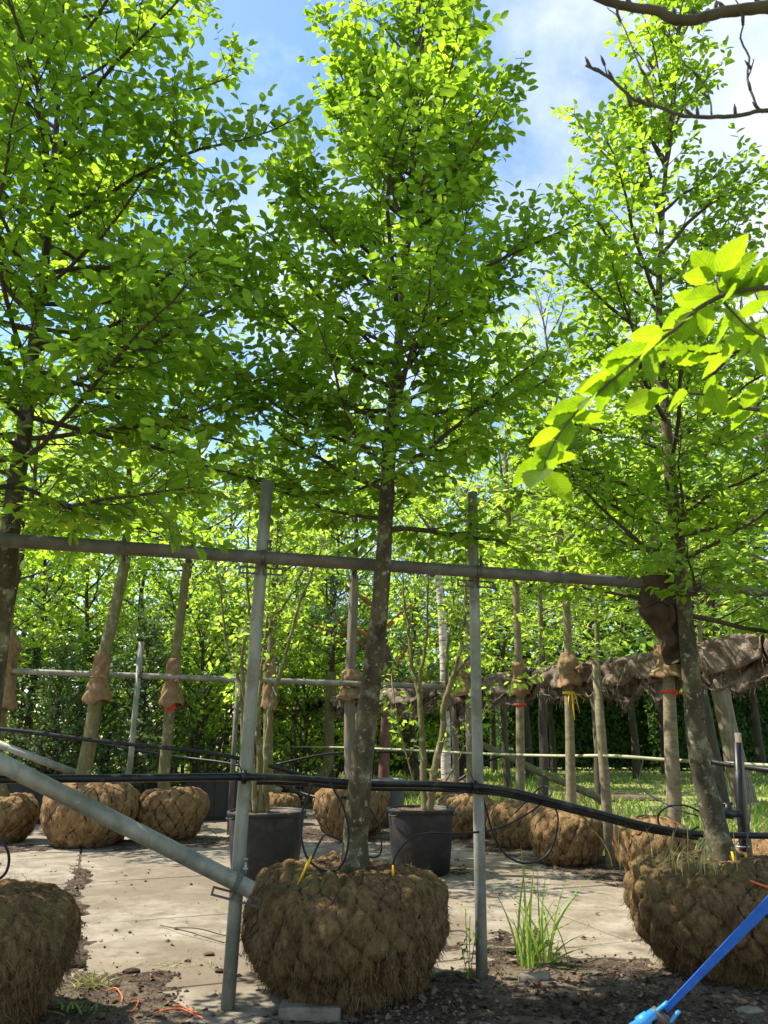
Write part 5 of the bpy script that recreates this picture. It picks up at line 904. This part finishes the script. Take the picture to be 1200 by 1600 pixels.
# shrubs and trees on the left and in the middle
for x, Y, k_, s, lb in ((85, 15.5, 'shrub', 1.05, 'glossy evergreen shrub beyond the slanting brace'), (228, 15.8, 'shrub', 1.25, 'tall dark evergreen shrub beside the slim rear post'), (20, 17, 'shrub', 1.1, 'evergreen shrub beside the brick stack'), (150, 18, 'shrub', 1.2, 'evergreen shrub behind the leaning rear trunk'),
                        (318, 16.5, 'bush', 1.25, 'leafy multi stemmed shrub left of the left post'), (345, 18.5, 'bush', 1.3, 'upright shrub with dark stems just left of the left post'), (290, 17.5, 'bush', 1.1, 'bushy green shrub behind the red tape trunk'), (470, 20, 'bush', 1.2, 'green shrub between the distant thin trees'), (575, 24, 'bush', 1.5, 'green shrub behind the round burlap ball'), (520, 25, 'bush', 1.5, 'broad green shrub before the far hedge'), (395, 22, 'bush', 1.4, 'green shrub behind the large pot of olive stems')):
    bgshrub(lb, x, Y, k_, s)
for x, Y, h0, key, s in ((-60, 14.5, 2.0, 'light', 1.0), (40, 17.5, 2.4, 'light', 1.1), (25, 22, 2.6, 'hornbeam', 1.6), (120, 20, 2.4, 'light', 1.25), (210, 23, 2.6, 'hornbeam', 1.6), (275, 19.5, 2.2, 'light', 1.15), (335, 25, 2.6, 'light', 1.6), (400, 20, 2.6, 'light', 1.05), (455, 27, 2.6, 'light', 1.5), (520, 22, 2.4, 'hornbeam', 1.2), (590, 30, 2.4, 'light', 1.6), (650, 26, 2.6, 'light', 1.3), (720, 33, 3.0, 'light', 1.8), (0, 28, 3, 'light', 2.0), (170, 30, 3, 'light', 2.0), (790, 24, 2.6, 'light', 1.2), (-150, 19, 2.4, 'light', 1.4), (930, 19, 2.7, 'narrow', 1.3), (840, 17, 2.7, 'narrow', 1.2), (1120, 16, 2.6, 'narrow', 1.1)):
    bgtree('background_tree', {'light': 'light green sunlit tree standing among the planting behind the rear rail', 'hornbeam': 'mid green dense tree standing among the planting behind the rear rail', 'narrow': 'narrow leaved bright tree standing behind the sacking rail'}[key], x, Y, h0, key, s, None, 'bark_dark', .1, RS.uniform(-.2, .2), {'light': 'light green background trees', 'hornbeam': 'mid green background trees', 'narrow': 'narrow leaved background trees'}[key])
for X, Y, s in ((-34, 52, 1.3), (-26, 48, 1.2), (-19, 55, 1.3), (-12, 50, 1.15), (-5, 56, 1.2), (2, 52, 1.1), (9, 56, 1.2), (16, 52, 1.2), (23, 55, 1.3), (30, 52, 1.3), (-42, 50, 1.3), (37, 50, 1.3)):
    bgtree('woodland_tree', 'dark tall tree in the woodland edge closing the view', 0, Y, 2.0, 'lime' if int(X) % 2 else 'dark', s * 1.1, s * .8, 'bark_dark', .25, 0, 'woodland edge trees', X)
for k_, (x, Y, s) in enumerate(((-30, 19.5, 1.0), (60, 20.5, .95), (130, 21, 1.05), (200, 20, .9), (260, 21.5, 1.0), (330, 22, 1.0), (420, 26, 1.2))):
    bgshrub('low mid green shrub filling the gaps under the trees behind the rear rail', x, Y, 'bush', s, s * .8, 'low shrubs behind the rear rail', 'shrub', 3)
for k_, (x, Y, s) in enumerate(((-20, 24, 1.7), (75, 23, 1.6), (165, 24.5, 1.7), (250, 25.5, 1.7), (330, 27, 1.8), (415, 30, 1.9), (495, 31, 1.9), (570, 33, 2.0), (640, 31, 1.8), (715, 30, 1.7))):
    bgshrub('tall leafy light green bush closing the view behind the rear planting', x, Y, 'bush', s, s * 1.05, 'tall bushes behind the rear planting', 'shrub', 3)
# Scots pine with orange limbs behind the lichen spotted trunk
pb = G(600, 1262); pt = thing('pine_tree', pb, 'pine with reddish trunk and orange limbs behind the lichen spotted trunk', 'tree'); m_ = MB(); cc = [pb] + PP([(600, 1200), (603, 1120), (608, 1060), (600, 1000), (590, 930), (585, 880)], pb[1]); c, r_ = trunk_mesh(m_, cc, [.13, .12, .11, .1, .09, .07, .04], 4, 12, .12, 5); m_.build('trunk', M['bark_pine_low'], pt); rng = np.random.RandomState(6); tips = []
for a_, b2, dy in (((606, 1070), [(618, 1045), (632, 1018), (645, 1000)], -.6), ((603, 1040), [(570, 1010), (530, 990), (492, 978)], .4), ((600, 1010), [(560, 985), (535, 975), (520, 960)], -.3), ((595, 990), [(625, 960), (650, 940)], .4), ((590, 950), [(560, 930), (540, 915)], .2), ((600, 1075), [(640, 1065), (668, 1060)], .3), ((588, 910), [(610, 890), (630, 880)], -.3)):
    q = spline([P(*a_, pb[1])] + [P(x, y, pb[1] + dy * (k_ + 1) / 3) for k_, (x, y) in enumerate(b2)], 5); m_ = MB(); tube(m_, q, np.linspace(.065, .025, len(q)), 8); m_.build('limb', M['bark_pine'], pt); tips += [q[i] for i in range(4, len(q), 2)] + [q[-1]]
tips = np.array(tips); n_ = 5200; ii = rng.randint(0, len(tips), n_); cl = tips[rng.randint(0, len(tips), 150)] + rng.normal(size=(150, 3)) * .28 + UP * .12; st_ = cl[rng.randint(0, 150, n_)] + rng.normal(size=(n_, 3)) * .05; D = nrm(rng.normal(size=(n_, 3)) + UP * .5); m_ = MB(); leaves(m_, st_, D, nrm(rng.normal(size=(n_, 3))), rng.uniform(.08, .15, n_), (LEAFN[0] * (.35, 1, 1), LEAFN[1], LEAFN[2])); m_.build('needles', M['needle'], pt, kind='stuff', smooth=False)
